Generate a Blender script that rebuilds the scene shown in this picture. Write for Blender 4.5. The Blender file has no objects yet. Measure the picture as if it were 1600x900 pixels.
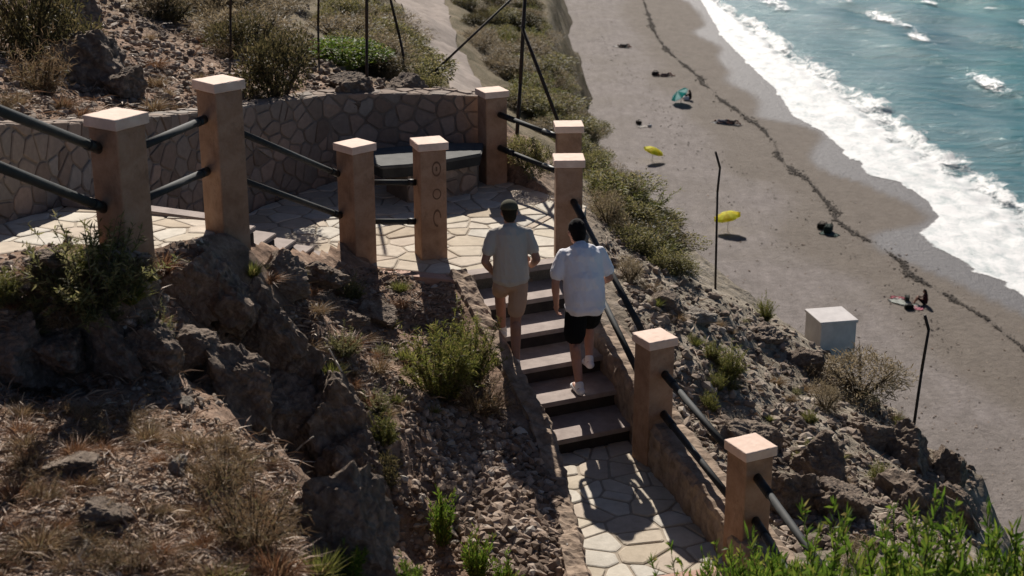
import bpy, bmesh, math, random
import numpy as np
from mathutils import Vector, Matrix, noise
from mathutils.bvhtree import BVHTree

random.seed(7)
RNG = np.random.default_rng(7)
SC = bpy.context.scene
COL = SC.collection
PI = math.pi

# ------------------------------------------------------------------ camera, sky, sun, exposure
CAMZ = 31.0                      # sea level is about z = 1
PITCH = math.radians(19.0)
FPX = 2400.0                     # focal length in pixels of the 1600 px wide photograph
cam = bpy.data.cameras.new('camera')
cam.sensor_width = 36.0
cam.lens = 36.0 * FPX / 1600.0
cam.clip_start = 0.1
cam.clip_end = 6000.0
cam_o = bpy.data.objects.new('camera', cam)
cam_o.location = (0, 0, CAMZ)
cam_o.rotation_euler = (PI / 2 - PITCH, 0, 0)
COL.objects.link(cam_o)
SC.camera = cam_o

SUN_D = Vector((0.12, -1.0, -0.70)).normalized()      # direction the light travels
SUN_EL = math.asin(-SUN_D.z)
SUN_AZ = math.atan2(-SUN_D.x, -SUN_D.y)
world = bpy.data.worlds.new('World')
SC.world = world
world.use_nodes = True
wn = world.node_tree
wn.nodes.clear()
wo = wn.nodes.new('ShaderNodeOutputWorld')
wb = wn.nodes.new('ShaderNodeBackground')
sky = wn.nodes.new('ShaderNodeTexSky')
sky.sky_type = 'NISHITA'
sky.sun_disc = False
sky.sun_elevation = SUN_EL
sky.sun_rotation = SUN_AZ
sky.air_density = 0.42
sky.dust_density = 0.3
wb.inputs['Strength'].default_value = 0.055
wn.links.new(sky.outputs[0], wb.inputs['Color'])
wn.links.new(wb.outputs[0], wo.inputs['Surface'])
sun = bpy.data.lights.new('sun', 'SUN')
sun.energy = 5.0
sun.angle = math.radians(0.5)
sun.color = (1.0, 0.93, 0.84)
sun_o = bpy.data.objects.new('sun', sun)
sun_o.rotation_euler = SUN_D.to_track_quat('-Z', 'Y').to_euler()
sun_o.location = (-10, 60, 80)
COL.objects.link(sun_o)
SC.view_settings.view_transform = 'Standard'
SC.view_settings.look = 'None'
SC.view_settings.exposure = 0.52
SC.view_settings.gamma = 1.0
cam.dof.use_dof = True
cam.dof.focus_distance = 15.5
cam.dof.aperture_fstop = 3.0
SC.cycles.max_bounces = 5
SC.cycles.diffuse_bounces = 2
SC.cycles.transparent_max_bounces = 8

# ------------------------------------------------------------------ small maths
S = 1.06                                                # scale of the near layout units to metres
def N(x, y, z):
    return Vector((x * S, y * S, CAMZ + z * S))
def ray(px, py):
    u = (px - 800) / FPX
    v = (450 - py) / FPX
    return Vector((u, math.cos(PITCH) + v * math.sin(PITCH), -math.sin(PITCH) + v * math.cos(PITCH)))
def aty(px, py, y):                                     # y in near units
    d = ray(px, py)
    p = d * (y * S / d.y)
    return Vector((p.x, p.y, p.z + CAMZ))
def atz(px, py, z):                                     # world z
    d = ray(px, py)
    p = d * ((z - CAMZ) / d.z)
    return Vector((p.x, p.y, z))
def smooth(t):
    t = np.clip(t, 0, 1)
    return t * t * (3 - 2 * t)

# ------------------------------------------------------------------ mesh helpers
def mesh_np(name, V, F, mats=(), mi=None, smooth_shade=False):
    V = np.asarray(V, dtype=np.float32)
    F = np.asarray(F, dtype=np.int32)
    me = bpy.data.meshes.new(name)
    n, k = F.shape
    me.vertices.add(len(V))
    me.vertices.foreach_set('co', V.ravel())
    me.loops.add(n * k)
    me.loops.foreach_set('vertex_index', F.ravel())
    me.polygons.add(n)
    me.polygons.foreach_set('loop_start', np.arange(0, n * k, k, dtype=np.int32))
    if mi is not None:
        me.polygons.foreach_set('material_index', np.asarray(mi, dtype=np.int32))
    me.polygons.foreach_set('use_smooth', np.full(n, smooth_shade))
    me.update(calc_edges=True)
    me.validate()
    for m in mats:
        me.materials.append(m)
    return me
def link(name, me, parent=None):
    o = bpy.data.objects.new(name, me)
    COL.objects.link(o)
    if parent is not None:
        o.parent = parent
    return o
def obj_bm(name, bm, mat, parent=None, smooth_shade=False):
    me = bpy.data.meshes.new(name)
    bm.normal_update()
    bm.to_mesh(me)
    bm.free()
    if smooth_shade:
        for p in me.polygons:
            p.use_smooth = True
    for m in (mat if isinstance(mat, (list, tuple)) else [mat]):
        me.materials.append(m)
    return link(name, me, parent)
def empty(name, loc, rz=0.0):
    o = bpy.data.objects.new(name, None)
    o.empty_display_size = 0.1
    o.location = loc
    o.rotation_euler = (0, 0, rz)
    COL.objects.link(o)
    return o
def tag(o, label, cat, group=None, kind=None):
    if label: o['label'] = label
    if cat: o['category'] = cat
    if group: o['group'] = group
    if kind: o['kind'] = kind
    return o
def structure(o):
    o['kind'] = 'structure'
    return o
def bx(bm, c, s, rot=None, bevel=0.0, seg=2):
    r = bmesh.ops.create_cube(bm, size=1.0)
    vs = r['verts']
    M = Matrix.Translation(c) @ (rot.to_4x4() if rot is not None else Matrix.Identity(4)) @ Matrix.Diagonal((s[0], s[1], s[2], 1))
    bmesh.ops.transform(bm, matrix=M, verts=vs)
    if bevel > 0:
        es = list({e for v in vs for e in v.link_edges})
        bmesh.ops.bevel(bm, geom=es, offset=bevel, segments=seg, profile=0.5, affect='EDGES')
def tube(bm, p0, p1, r0, r1=None, n=14, cap=True):
    r1 = r0 if r1 is None else r1
    p0, p1 = Vector(p0), Vector(p1)
    q = (p1 - p0).to_track_quat('Z', 'Y')
    a = [bm.verts.new(p0 + q @ Vector((r0 * math.cos(t), r0 * math.sin(t), 0))) for t in [2 * PI * i / n for i in range(n)]]
    b = [bm.verts.new(p1 + q @ Vector((r1 * math.cos(t), r1 * math.sin(t), 0))) for t in [2 * PI * i / n for i in range(n)]]
    for i in range(n):
        f = bm.faces.new((a[i], a[(i + 1) % n], b[(i + 1) % n], b[i]))
        f.smooth = True
    if cap:
        bm.faces.new(a[::-1])
        bm.faces.new(b)
def prism(bm, poly, z0, z1, mi=0):                     # poly: list of (x, y); z0/z1: number or function(x, y)
    g0 = z0 if callable(z0) else (lambda x, y: z0)
    g1 = z1 if callable(z1) else (lambda x, y: z1)
    a = [bm.verts.new((x, y, g0(x, y))) for x, y in poly]
    b = [bm.verts.new((x, y, g1(x, y))) for x, y in poly]
    n = len(poly)
    fs = [bm.faces.new(b), bm.faces.new(a[::-1])]
    for i in range(n):
        fs.append(bm.faces.new((a[i], a[(i + 1) % n], b[(i + 1) % n], b[i])))
    for f in fs: f.material_index = mi
    return fs
def ccw(poly):
    A = sum(poly[i][0] * poly[(i + 1) % len(poly)][1] - poly[(i + 1) % len(poly)][0] * poly[i][1] for i in range(len(poly)))
    return poly if A > 0 else poly[::-1]
def inside(X, Y, poly):
    r = np.zeros(X.shape, bool)
    n = len(poly)
    for i in range(n):
        x0, y0 = poly[i]; x1, y1 = poly[(i + 1) % n]
        if y0 == y1: continue
        c = ((y0 > Y) != (y1 > Y)) & (X < (x1 - x0) * (Y - y0) / (y1 - y0) + x0)
        r ^= c
    return r
def poly_dist(X, Y, pts, closed=True):
    d = np.full(X.shape, 1e9)
    n = len(pts)
    for i in range(n if closed else n - 1):
        ax, ay = pts[i]; bx_, by_ = pts[(i + 1) % n]
        vx, vy = bx_ - ax, by_ - ay
        L = vx * vx + vy * vy + 1e-12
        t = np.clip(((X - ax) * vx + (Y - ay) * vy) / L, 0, 1)
        d = np.minimum(d, np.hypot(X - ax - t * vx, Y - ay - t * vy))
    return d
def clip_half(poly, px, py, nx, ny):                    # keep the side where (p - P).n <= 0
    out = []
    n = len(poly)
    for i in range(n):
        a = poly[i]; b = poly[(i + 1) % n]
        da = (a[0] - px) * nx + (a[1] - py) * ny
        db = (b[0] - px) * nx + (b[1] - py) * ny
        if da <= 0: out.append(a)
        if (da < 0) != (db < 0) and da != db:
            t = da / (da - db)
            out.append((a[0] + t * (b[0] - a[0]), a[1] + t * (b[1] - a[1])))
    return out
def area(poly):
    return 0.5 * sum(poly[i][0] * poly[(i + 1) % len(poly)][1] - poly[(i + 1) % len(poly)][0] * poly[i][1] for i in range(len(poly)))
def cells(region, size, gap, seed, jit=0.42):
    rg = random.Random(seed)
    xs = [p[0] for p in region]; ys = [p[1] for p in region]
    pts = []
    j = 0
    y = min(ys) - size
    while y < max(ys) + size:
        x = min(xs) - size + (size * 0.5 if j % 2 else 0)
        while x < max(xs) + size:
            pts.append((x + rg.uniform(-jit, jit) * size, y + rg.uniform(-jit, jit) * size))
            x += size
        y += size * 0.88
        j += 1
    res = []
    for i, (ax, ay) in enumerate(pts):
        poly = list(region)
        for k, (qx, qy) in enumerate(pts):
            if k == i: continue
            dx, dy = qx - ax, qy - ay
            L = math.hypot(dx, dy)
            if L > 3.2 * size or L < 1e-6: continue
            m = L / 2 - gap / 2
            poly = clip_half(poly, ax + dx / L * m, ay + dy / L * m, dx / L, dy / L)
            if len(poly) < 3: break
        if len(poly) >= 3 and abs(area(poly)) > 0.06 * size * size:
            res.append(poly)
    return res
def stone_faces(bm, region, size, gap, seed, mapf, bulge, mi=1, round_=1, jit=0.42, rc=0.22):
    """one little raised stone per cell; mapf(u, v, h) -> position"""
    for poly in cells(region, size, gap, seed, jit):
        for _ in range(round_):
            q = []
            for i in range(len(poly)):
                a = poly[i]; b = poly[(i + 1) % len(poly)]
                w_ = rc * random.uniform(.5, 1.5)
                q += [(a[0] * (1 - w_) + b[0] * w_, a[1] * (1 - w_) + b[1] * w_), (a[0] * w_ + b[0] * (1 - w_), a[1] * w_ + b[1] * (1 - w_))]
            poly = q
        # drop doubled points
        q = [poly[0]]
        for p in poly[1:]:
            if math.hypot(p[0] - q[-1][0], p[1] - q[-1][1]) > 1e-4: q.append(p)
        poly = q
        if len(poly) < 3: continue
        cx = sum(p[0] for p in poly) / len(poly); cy = sum(p[1] for p in poly) / len(poly)
        hb = bulge * random.uniform(0.6, 1.25)
        rings = []
        for k, h in ((1.0, -0.012), (0.97, hb * 0.55), (0.88, hb)):
            rings.append([bm.verts.new(mapf(cx + (u - cx) * k, cy + (v - cy) * k, h)) for u, v in poly])
        n = len(poly)
        for a, b in zip(rings[:-1], rings[1:]):
            for i in range(n):
                f = bm.faces.new((a[i], a[(i + 1) % n], b[(i + 1) % n], b[i]))
                f.material_index = mi
        f = bm.faces.new(rings[-1])
        f.material_index = mi

# ------------------------------------------------------------------ materials
class NT:
    def __init__(self, name):
        self.m = bpy.data.materials.new(name)
        self.m.use_nodes = True
        self.t = self.m.node_tree
        self.t.nodes.clear()
        self.out = self.n('ShaderNodeOutputMaterial')
    def n(self, typ, **kw):
        x = self.t.nodes.new(typ)
        for k, v in kw.items(): setattr(x, k, v)
        return x
    def l(self, a, b): self.t.links.new(a, b)
    def set(self, inp, v):
        if hasattr(v, 'is_output'): self.l(v, inp)
        elif v is not None: inp.default_value = v
    def coord(self, which='Object'): return self.n('ShaderNodeTexCoord').outputs[which]
    def noise(self, scale, detail=6, rough=0.6, vec=None, dist=0.0):
        x = self.n('ShaderNodeTexNoise')
        x.inputs['Scale'].default_value = scale
        x.inputs['Detail'].default_value = detail
        x.inputs['Roughness'].default_value = rough
        x.inputs['Distortion'].default_value = dist
        if vec is not None: self.l(vec, x.inputs['Vector'])
        return x.outputs['Fac']
    def vor(self, scale, vec=None, feature='F1'):
        x = self.n('ShaderNodeTexVoronoi', feature=feature)
        x.inputs['Scale'].default_value = scale
        if vec is not None: self.l(vec, x.inputs['Vector'])
        return x
    def mapping(self, vec, scale=(1, 1, 1), rot=(0, 0, 0)):
        x = self.n('ShaderNodeMapping')
        x.inputs['Scale'].default_value = scale
        x.inputs['Rotation'].default_value = rot
        self.l(vec, x.inputs['Vector'])
        return x.outputs[0]
    def ramp(self, fac, stops, interp='LINEAR'):
        x = self.n('ShaderNodeValToRGB')
        x.color_ramp.interpolation = interp
        e = x.color_ramp.elements
        while len(e) < len(stops): e.new(0.5)
        for i, (p, c) in enumerate(stops):
            e[i].position = p
            e[i].color = (*c, 1) if len(c) == 3 else c
        self.l(fac, x.inputs['Fac'])
        return x.outputs['Color']
    def mix(self, fac, a, b, mode='MIX'):
        x = self.n('ShaderNodeMix', data_type='RGBA', blend_type=mode)
        self.set(x.inputs['Factor'], fac)
        self.set(x.inputs['A'], (*a, 1) if isinstance(a, tuple) and len(a) == 3 else a)
        self.set(x.inputs['B'], (*b, 1) if isinstance(b, tuple) and len(b) == 3 else b)
        return x.outputs['Result']
    def math(self, op, a, b=None, c=None):
        x = self.n('ShaderNodeMath', operation=op)
        self.set(x.inputs[0], a)
        if b is not None: self.set(x.inputs[1], b)
        if c is not None: self.set(x.inputs[2], c)
        return x.outputs[0]
    def attr(self, name): return self.n('ShaderNodeAttribute', attribute_name=name).outputs['Fac']
    def bump(self, h, strength, dist=0.02, normal=None):
        x = self.n('ShaderNodeBump')
        x.inputs['Strength'].default_value = strength
        x.inputs['Distance'].default_value = dist
        self.l(h, x.inputs['Height'])
        if normal is not None: self.l(normal, x.inputs['Normal'])
        return x.outputs[0]
    def island(self): return self.n('ShaderNodeNewGeometry').outputs['Random Per Island']
    def princ(self, col, rough=0.85, metal=0.0, normal=None, spec=0.3):
        x = self.n('ShaderNodeBsdfPrincipled')
        self.set(x.inputs['Base Color'], (*col, 1) if isinstance(col, tuple) and len(col) == 3 else col)
        self.set(x.inputs['Roughness'], rough)
        x.inputs['Metallic'].default_value = metal
        x.inputs['Specular IOR Level'].default_value = spec
        if normal is not None: self.l(normal, x.inputs['Normal'])
        return x
    def finish(self, sh):
        self.l(sh.outputs[0] if hasattr(sh, 'outputs') else sh, self.out.inputs['Surface'])
        return self.m

def mat_plain(name, c0, c1, scale=8.0, rough=0.8, bump=0.15, bscale=40, metal=0.0, spec=0.3):
    t = NT(name)
    co = t.coord()
    f = t.noise(scale, 6, 0.65, co)
    col = t.ramp(f, [(0.3, c0), (0.7, c1)])
    nb = t.noise(bscale, 5, 0.7, co)
    return t.finish(t.princ(col, rough, metal, t.bump(nb, bump, 0.01), spec))

def mat_leaf(name, stops, trans=0.35, rough=0.6):
    t = NT(name)
    col = t.ramp(t.island(), stops)
    p = t.princ(col, rough, 0, None, 0.25)
    tr = t.n('ShaderNodeBsdfTranslucent')
    t.l(col, tr.inputs['Color'])
    mx = t.n('ShaderNodeMixShader')
    mx.inputs[0].default_value = trans
    t.l(p.outputs[0], mx.inputs[1]); t.l(tr.outputs[0], mx.inputs[2])
    return t.finish(mx)

def mat_stones(name, stops, bump=0.35, scale=14):
    t = NT(name)
    co = t.coord()
    col = t.ramp(t.island(), stops)
    n1 = t.noise(scale, 7, 0.7, co)
    col = t.mix(0.55, col, t.ramp(n1, [(0.25, (0.35, 0.33, 0.31)), (0.75, (1.0, 1.0, 1.0))]), 'MULTIPLY')
    return t.finish(t.princ(col, 0.9, 0, t.bump(t.noise(55, 6, 0.7, co), bump, 0.01), 0.2))

def mat_terrain():
    t = NT('hillside_earth')
    co = t.coord()
    big = t.noise(0.55, 5, 0.6, co)
    mid = t.noise(3.2, 8, 0.68, co, 0.4)
    fine = t.noise(26, 6, 0.72, co)
    brown = t.ramp(mid, [(0.28, (0.125, 0.08, 0.054)), (0.5, (0.28, 0.19, 0.138)), (0.72, (0.46, 0.345, 0.262))])
    grey = t.ramp(mid, [(0.28, (0.125, 0.107, 0.082)), (0.5, (0.27, 0.234, 0.184)), (0.72, (0.45, 0.395, 0.33))])
    near = t.mix(t.attr('grey'), brown, grey)
    olive = t.ramp(t.noise(0.8, 8, 0.7, co), [(0.3, (0.07, 0.062, 0.032)), (0.52, (0.165, 0.135, 0.085)), (0.7, (0.26, 0.21, 0.15))])
    col = t.mix(t.attr('far'), near, olive)
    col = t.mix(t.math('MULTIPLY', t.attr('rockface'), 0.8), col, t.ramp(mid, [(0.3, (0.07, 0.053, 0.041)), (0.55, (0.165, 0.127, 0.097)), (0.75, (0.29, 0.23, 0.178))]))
    col = t.mix(0.5, col, t.ramp(fine, [(0.3, (0.42, 0.40, 0.38)), (0.62, (1.15, 1.12, 1.1))]), 'MULTIPLY')
    v = t.vor(9.0, t.mapping(co, (1, 1, 1.6)))
    h = t.math('ADD', t.math('MULTIPLY', fine, 0.5), t.math('MULTIPLY', v.outputs['Distance'], 0.5))
    b1 = t.bump(mid, 0.6, 0.12)
    return t.finish(t.princ(col, 0.95, 0, t.bump(h, 0.8, 0.05, b1), 0.1))

def mat_rock(name, c0, c1, c2):
    t = NT(name)
    co = t.coord()
    n1 = t.noise(3.5, 9, 0.68, co, 0.5)
    col = t.ramp(n1, [(0.3, c0), (0.52, c1), (0.72, c2)])
    w = t.n('ShaderNodeTexWave', wave_type='BANDS')
    w.inputs['Scale'].default_value = 3.0
    w.inputs['Distortion'].default_value = 7.0
    w.inputs['Detail'].default_value = 4.0
    t.l(t.mapping(co, (0.6, 0.6, 2.0), (0.5, 0.3, 0)), w.inputs['Vector'])
    n2 = t.noise(22, 7, 0.72, co)
    h = t.math('ADD', t.math('MULTIPLY', w.outputs['Fac'], 0.18), n2)
    return t.finish(t.princ(col, 0.93, 0, t.bump(h, 0.8, 0.04), 0.15))

def mat_sand():
    t = NT('beach_sand')
    co = t.coord()
    n0 = t.noise(0.12, 5, 0.55, co)
    n1 = t.noise(1.3, 8, 0.7, t.mapping(co, (1, 0.5, 1), (0, 0, 0.28)))
    n2 = t.noise(9, 5, 0.7, co)
    dry = t.ramp(n1, [(0.28, (0.135, 0.116, 0.107)), (0.5, (0.182, 0.158, 0.148)), (0.75, (0.24, 0.211, 0.202))])
    dry = t.mix(t.ramp(n0, [(0.42, (0, 0, 0)), (0.62, (1, 1, 1))]), dry, t.mix(0.4, dry, (0.148, 0.126, 0.104)))
    st = t.noise(1.0, 7, 0.7, t.mapping(co, (1.5, 0.10, 1), (0, 0, -0.12)), 0.5)
    dry = t.mix(0.55, dry, t.ramp(st, [(0.3, (0.68, 0.66, 0.65)), (0.5, (1, 1, 1)), (0.7, (1.12, 1.12, 1.12))]), 'MULTIPLY')
    damp = t.ramp(n1, [(0.3, (0.115, 0.094, 0.077)), (0.7, (0.155, 0.130, 0.108))])
    col = t.mix(t.attr('damp'), dry, damp)
    col = t.mix(t.attr('wet'), col, (0.070, 0.066, 0.073))
    col = t.mix(0.25, col, t.ramp(n2, [(0.35, (0.55, 0.53, 0.52)), (0.6, (1.1, 1.1, 1.1))]), 'MULTIPLY')
    h = t.math('ADD', t.noise(2.2, 6, 0.7, co), t.math('MULTIPLY', n2, 0.4))
    bn = t.bump(h, 0.8, 0.16)
    rough = t.math('SUBTRACT', 0.95, t.math('MULTIPLY', t.attr('wet'), 0.28))
    return t.finish(t.princ(col, rough, 0, bn, 0.3))

def mat_sea():
    t = NT('sea_water')
    co = t.coord()
    big = t.noise(0.035, 4, 0.5, t.mapping(co, (1, 0.55, 1), (0, 0, 0.25)))
    col = t.ramp(big, [(0.35, (0.012, 0.098, 0.122)), (0.55, (0.018, 0.14, 0.15)), (0.7, (0.028, 0.178, 0.172))])
    col = t.mix(t.attr('shallow'), col, (0.10, 0.185, 0.20))
    w1 = t.noise(0.5, 6, 0.65, t.mapping(co, (0.35, 1.6, 1), (0, 0, 0.35)), 0.6)
    w2 = t.noise(2.2, 5, 0.65, t.mapping(co, (0.5, 1.4, 1), (0, 0, 0.2)))
    b = t.bump(w2, 0.35, 0.25, t.bump(w1, 0.7, 1.0))
    # light and shade of the ripples put into the colour, following the bumps
    col = t.mix(0.5, col, t.ramp(w1, [(0.34, (0.42, 0.50, 0.58)), (0.58, (1.2, 1.15, 1.12))]), 'MULTIPLY')
    p = t.princ(col, 0.28, 0, b, 0.22)
    p.inputs['IOR'].default_value = 1.33
    return t.finish(p)

def mat_foam(name, white, edge0, edge1, sc=(0.8, 3.5)):
    """white foam whose edges break up; attribute 'cover' is 1 in the dense middle and 0 at the rim"""
    t = NT(name)
    co = t.coord()
    n1 = t.noise(sc[0], 8, 0.68, t.mapping(co, (1, 0.6, 1), (0, 0, 0.5)), 0.8)
    n2 = t.noise(sc[1], 6, 0.7, co)
    nn = t.math('ADD', t.math('MULTIPLY', n1, 0.68), t.math('MULTIPLY', n2, 0.32))
    a = t.math('ADD', t.attr('cover'), t.math('MULTIPLY', t.math('SUBTRACT', nn, 0.5), 2.6))
    mask = t.ramp(a, [(edge0, (0, 0, 0)), (edge1, (1, 1, 1))])
    shade = t.ramp(nn, [(0.38, (white * .55, white * .62, white * .63)), (0.54, (white, white, white))])
    v = t.vor(0.75, t.mapping(co, (1, 0.55, 1), (0, 0, 0.4)), 'DISTANCE_TO_EDGE')
    dv = t.n('ShaderNodeVectorMath', operation='ADD')
    nz = t.n('ShaderNodeTexNoise'); nz.inputs['Scale'].default_value = 1.4; nz.inputs['Detail'].default_value = 4
    t.l(co, nz.inputs['Vector'])
    t.l(t.mapping(co, (1, 0.55, 1), (0, 0, 0.4)), dv.inputs[0]); t.l(nz.outputs['Color'], dv.inputs[1])
    t.l(dv.outputs[0], v.inputs['Vector'])
    hole = t.math('MULTIPLY', t.ramp(v.outputs['Distance'], [(0.10, (0, 0, 0)), (0.26, (1, 1, 1))]), t.attr('lace'))
    shade = t.mix(hole, shade, (white * .42, white * .52, white * .54))
    p = t.princ(shade, 0.7, 0, t.bump(nn, 0.5, 0.15), 0.3)
    tr = t.n('ShaderNodeBsdfTransparent')
    mx = t.n('ShaderNodeMixShader')
    t.l(mask, mx.inputs[0]); t.l(tr.outputs[0], mx.inputs[1]); t.l(p.outputs[0], mx.inputs[2])
    return t.finish(mx)

M = {}
M['terrain'] = mat_terrain()
M['rock_dark'] = mat_rock('dark_schist', (0.085, 0.064, 0.049), (0.205, 0.156, 0.12), (0.40, 0.32, 0.25))
M['rock_warm'] = mat_rock('warm_rock', (0.12, 0.09, 0.068), (0.25, 0.195, 0.152), (0.42, 0.345, 0.28))
M['rock_pale'] = mat_rock('pale_rock', (0.16, 0.135, 0.11), (0.33, 0.285, 0.24), (0.5, 0.45, 0.39))
M['sand'] = mat_sand()
M['sea'] = mat_sea()
M['foam'] = mat_foam('surf_foam', 0.64, 0.34, 0.68)
M['whitecap'] = mat_foam('whitecap_foam', 0.85, 0.62, 0.78, (1.7, 5.0))
def mat_plaster():
    t = NT('pillar_plaster')
    co = t.coord()
    n1 = t.noise(3.2, 8, 0.72, co, 0.3)
    col = t.ramp(n1, [(0.28, (0.20, 0.112, 0.068)), (0.5, (0.315, 0.195, 0.128)), (0.75, (0.42, 0.285, 0.20))])
    st = t.noise(6, 6, 0.75, t.mapping(co, (1.0, 1.0, 0.55)))
    col = t.mix(t.ramp(st, [(0.54, (0, 0, 0)), (0.70, (.55, .55, .55))]), col, (0.125, 0.072, 0.045))
    pat = t.noise(2.6, 6, 0.65, co)
    col = t.mix(t.ramp(pat, [(0.55, (0, 0, 0)), (0.66, (.45, .45, .45))]), col, (0.36, 0.25, 0.19))
    return t.finish(t.princ(col, 0.9, 0, t.bump(t.noise(38, 7, 0.72, co), 0.45, 0.012), 0.2))
M['plaster'] = mat_plaster()
M['plaster_old'] = mat_plain('pillar_plaster', (0.25, 0.13, 0.07), (0.40, 0.235, 0.145), 5, 0.88, 0.25, 45)
M['cap'] = mat_plain('pillar_cap_stone', (0.60, 0.43, 0.34), (0.74, 0.565, 0.465), 9, 0.8, 0.12, 60)
M['metal'] = mat_plain('dark_painted_pipe', (0.014, 0.016, 0.017), (0.034, 0.037, 0.038), 10, 0.75, 0.08, 60, 0.0, 0.25)
M['sleeve'] = mat_plain('black_pipe_sleeve', (0.006, 0.006, 0.006), (0.014, 0.013, 0.012), 10, 0.55, 0.1, 60, 0.0, 0.4)
M['mortar'] = mat_plain('mortar', (0.15, 0.122, 0.10), (0.235, 0.195, 0.162), 6, 0.95, 0.4, 45)
M['mortar_pale'] = mat_plain('pale_mortar', (0.27, 0.225, 0.175), (0.38, 0.32, 0.25), 6, 0.95, 0.4, 45)
M['wallstone'] = mat_stones('wall_stone', [(0, (0.22, 0.165, 0.13)), (0.3, (0.32, 0.245, 0.195)), (0.6, (0.26, 0.225, 0.195)), (0.8, (0.39, 0.28, 0.215)), (1, (0.31, 0.285, 0.255))])
M['flag'] = mat_stones('flagstone', [(0, (0.48, 0.39, 0.29)), (0.25, (0.61, 0.54, 0.43)), (0.5, (0.55, 0.46, 0.37)), (0.75, (0.68, 0.62, 0.52)), (1, (0.60, 0.56, 0.49))], 0.35, 6)
M['kerbstone'] = mat_stones('kerb_stone', [(0, (0.28, 0.205, 0.145)), (0.5, (0.36, 0.27, 0.20)), (1, (0.42, 0.32, 0.235))], 0.6, 12)
M['kerbrough'] = mat_plain('rough_kerb', (0.15, 0.105, 0.075), (0.40, 0.30, 0.22), 9, 0.95, 0.7, 30)
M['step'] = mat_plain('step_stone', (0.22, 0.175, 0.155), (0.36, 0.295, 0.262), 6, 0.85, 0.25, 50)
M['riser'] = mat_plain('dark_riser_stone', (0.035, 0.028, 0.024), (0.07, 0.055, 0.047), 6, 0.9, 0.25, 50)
M['pinkslab'] = mat_plain('pink_edge_stone', (0.36, 0.22, 0.165), (0.50, 0.33, 0.26), 7, 0.85, 0.25, 50)
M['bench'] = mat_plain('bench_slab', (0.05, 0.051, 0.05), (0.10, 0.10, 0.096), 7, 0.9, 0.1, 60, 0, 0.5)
M['bench_dark'] = mat_plain('bench_dark_shaded_edge', (0.018, 0.018, 0.018), (0.04, 0.04, 0.038), 7, 0.8, 0.1, 60)  # dark stone of the slab edge, with its shade put into the colour
M['white'] = mat_plain('whitewash', (0.42, 0.395, 0.39), (0.54, 0.51, 0.50), 8, 0.85, 0.15, 50)
M['iron'] = mat_plain('rusty_iron', (0.016, 0.012, 0.010), (0.05, 0.034, 0.026), 20, 0.75, 0.3, 60)
M['stick'] = mat_plain('bleached_stick', (0.42, 0.37, 0.30), (0.62, 0.56, 0.48), 12, 0.85, 0.3, 60)
M['stem'] = mat_plain('shrub_stem', (0.045, 0.034, 0.024), (0.11, 0.085, 0.06), 12, 0.9, 0.3, 60)
M['rubble'] = mat_stones('rubble_stone', [(0, (0.13, 0.09, 0.064)), (0.35, (0.25, 0.178, 0.132)), (0.7, (0.37, 0.275, 0.21)), (0.93, (0.49, 0.395, 0.32)), (1, (0.52, 0.47, 0.41))], 0.5, 30)
M['gravel'] = mat_stones('hillside_stone', [(0, (0.13, 0.098, 0.074)), (0.4, (0.25, 0.192, 0.15)), (0.75, (0.33, 0.262, 0.208)), (0.94, (0.42, 0.345, 0.28)), (1, (0.55, 0.48, 0.41))], 0.5, 30)
M['litter'] = mat_leaf('dry_litter', [(0, (0.13, 0.075, 0.046)), (0.45, (0.27, 0.165, 0.102)), (0.8, (0.38, 0.26, 0.17)), (1, (0.48, 0.375, 0.275))], 0.1)
M['broom'] = mat_leaf('broom_leaf', [(0, (0.07, 0.082, 0.02)), (0.5, (0.15, 0.165, 0.038)), (0.8, (0.24, 0.225, 0.06)), (1, (0.30, 0.225, 0.10))], 0.45)
M['greyherb'] = mat_leaf('grey_green_leaf', [(0, (0.085, 0.088, 0.034)), (0.5, (0.18, 0.18, 0.07)), (1, (0.30, 0.26, 0.13))], 0.5)
M['straw'] = mat_leaf('straw_blade', [(0, (0.12, 0.075, 0.038)), (0.5, (0.24, 0.155, 0.085)), (0.85, (0.34, 0.25, 0.15)), (1, (0.16, 0.15, 0.06))])
M['rust'] = mat_leaf('rust_blade', [(0, (0.13, 0.06, 0.03)), (0.5, (0.23, 0.115, 0.062)), (1, (0.32, 0.21, 0.12))])
M['fresh'] = mat_leaf('fresh_leaf', [(0, (0.05, 0.095, 0.012)), (0.5, (0.10, 0.17, 0.02)), (0.8, (0.17, 0.225, 0.03)), (0.95, (0.24, 0.23, 0.05)), (1, (0.25, 0.19, 0.08))], 0.45)
M['olive'] = mat_leaf('olive_leaf', [(0, (0.07, 0.068, 0.026)), (0.5, (0.15, 0.14, 0.052)), (0.85, (0.23, 0.20, 0.085)), (1, (0.29, 0.225, 0.12))], 0.55)
M['darkleaf'] = mat_leaf('dark_leaf', [(0, (0.03, 0.028, 0.013)), (0.5, (0.075, 0.066, 0.028)), (0.85, (0.125, 0.10, 0.046)), (1, (0.18, 0.135, 0.07))], 0.45)
M['brownleaf'] = mat_leaf('brown_leaf', [(0, (0.10, 0.076, 0.044)), (0.5, (0.20, 0.155, 0.092)), (1, (0.30, 0.24, 0.16))], 0.5)
M['seaweed'] = mat_plain('dried_seaweed', (0.030, 0.023, 0.018), (0.075, 0.06, 0.048), 3, 0.95, 0.4, 20)
M['road'] = mat_plain('pale_dirt_road', (0.17, 0.135, 0.112), (0.30, 0.245, 0.21), 2.4, 0.95, 0.9, 5)

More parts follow.
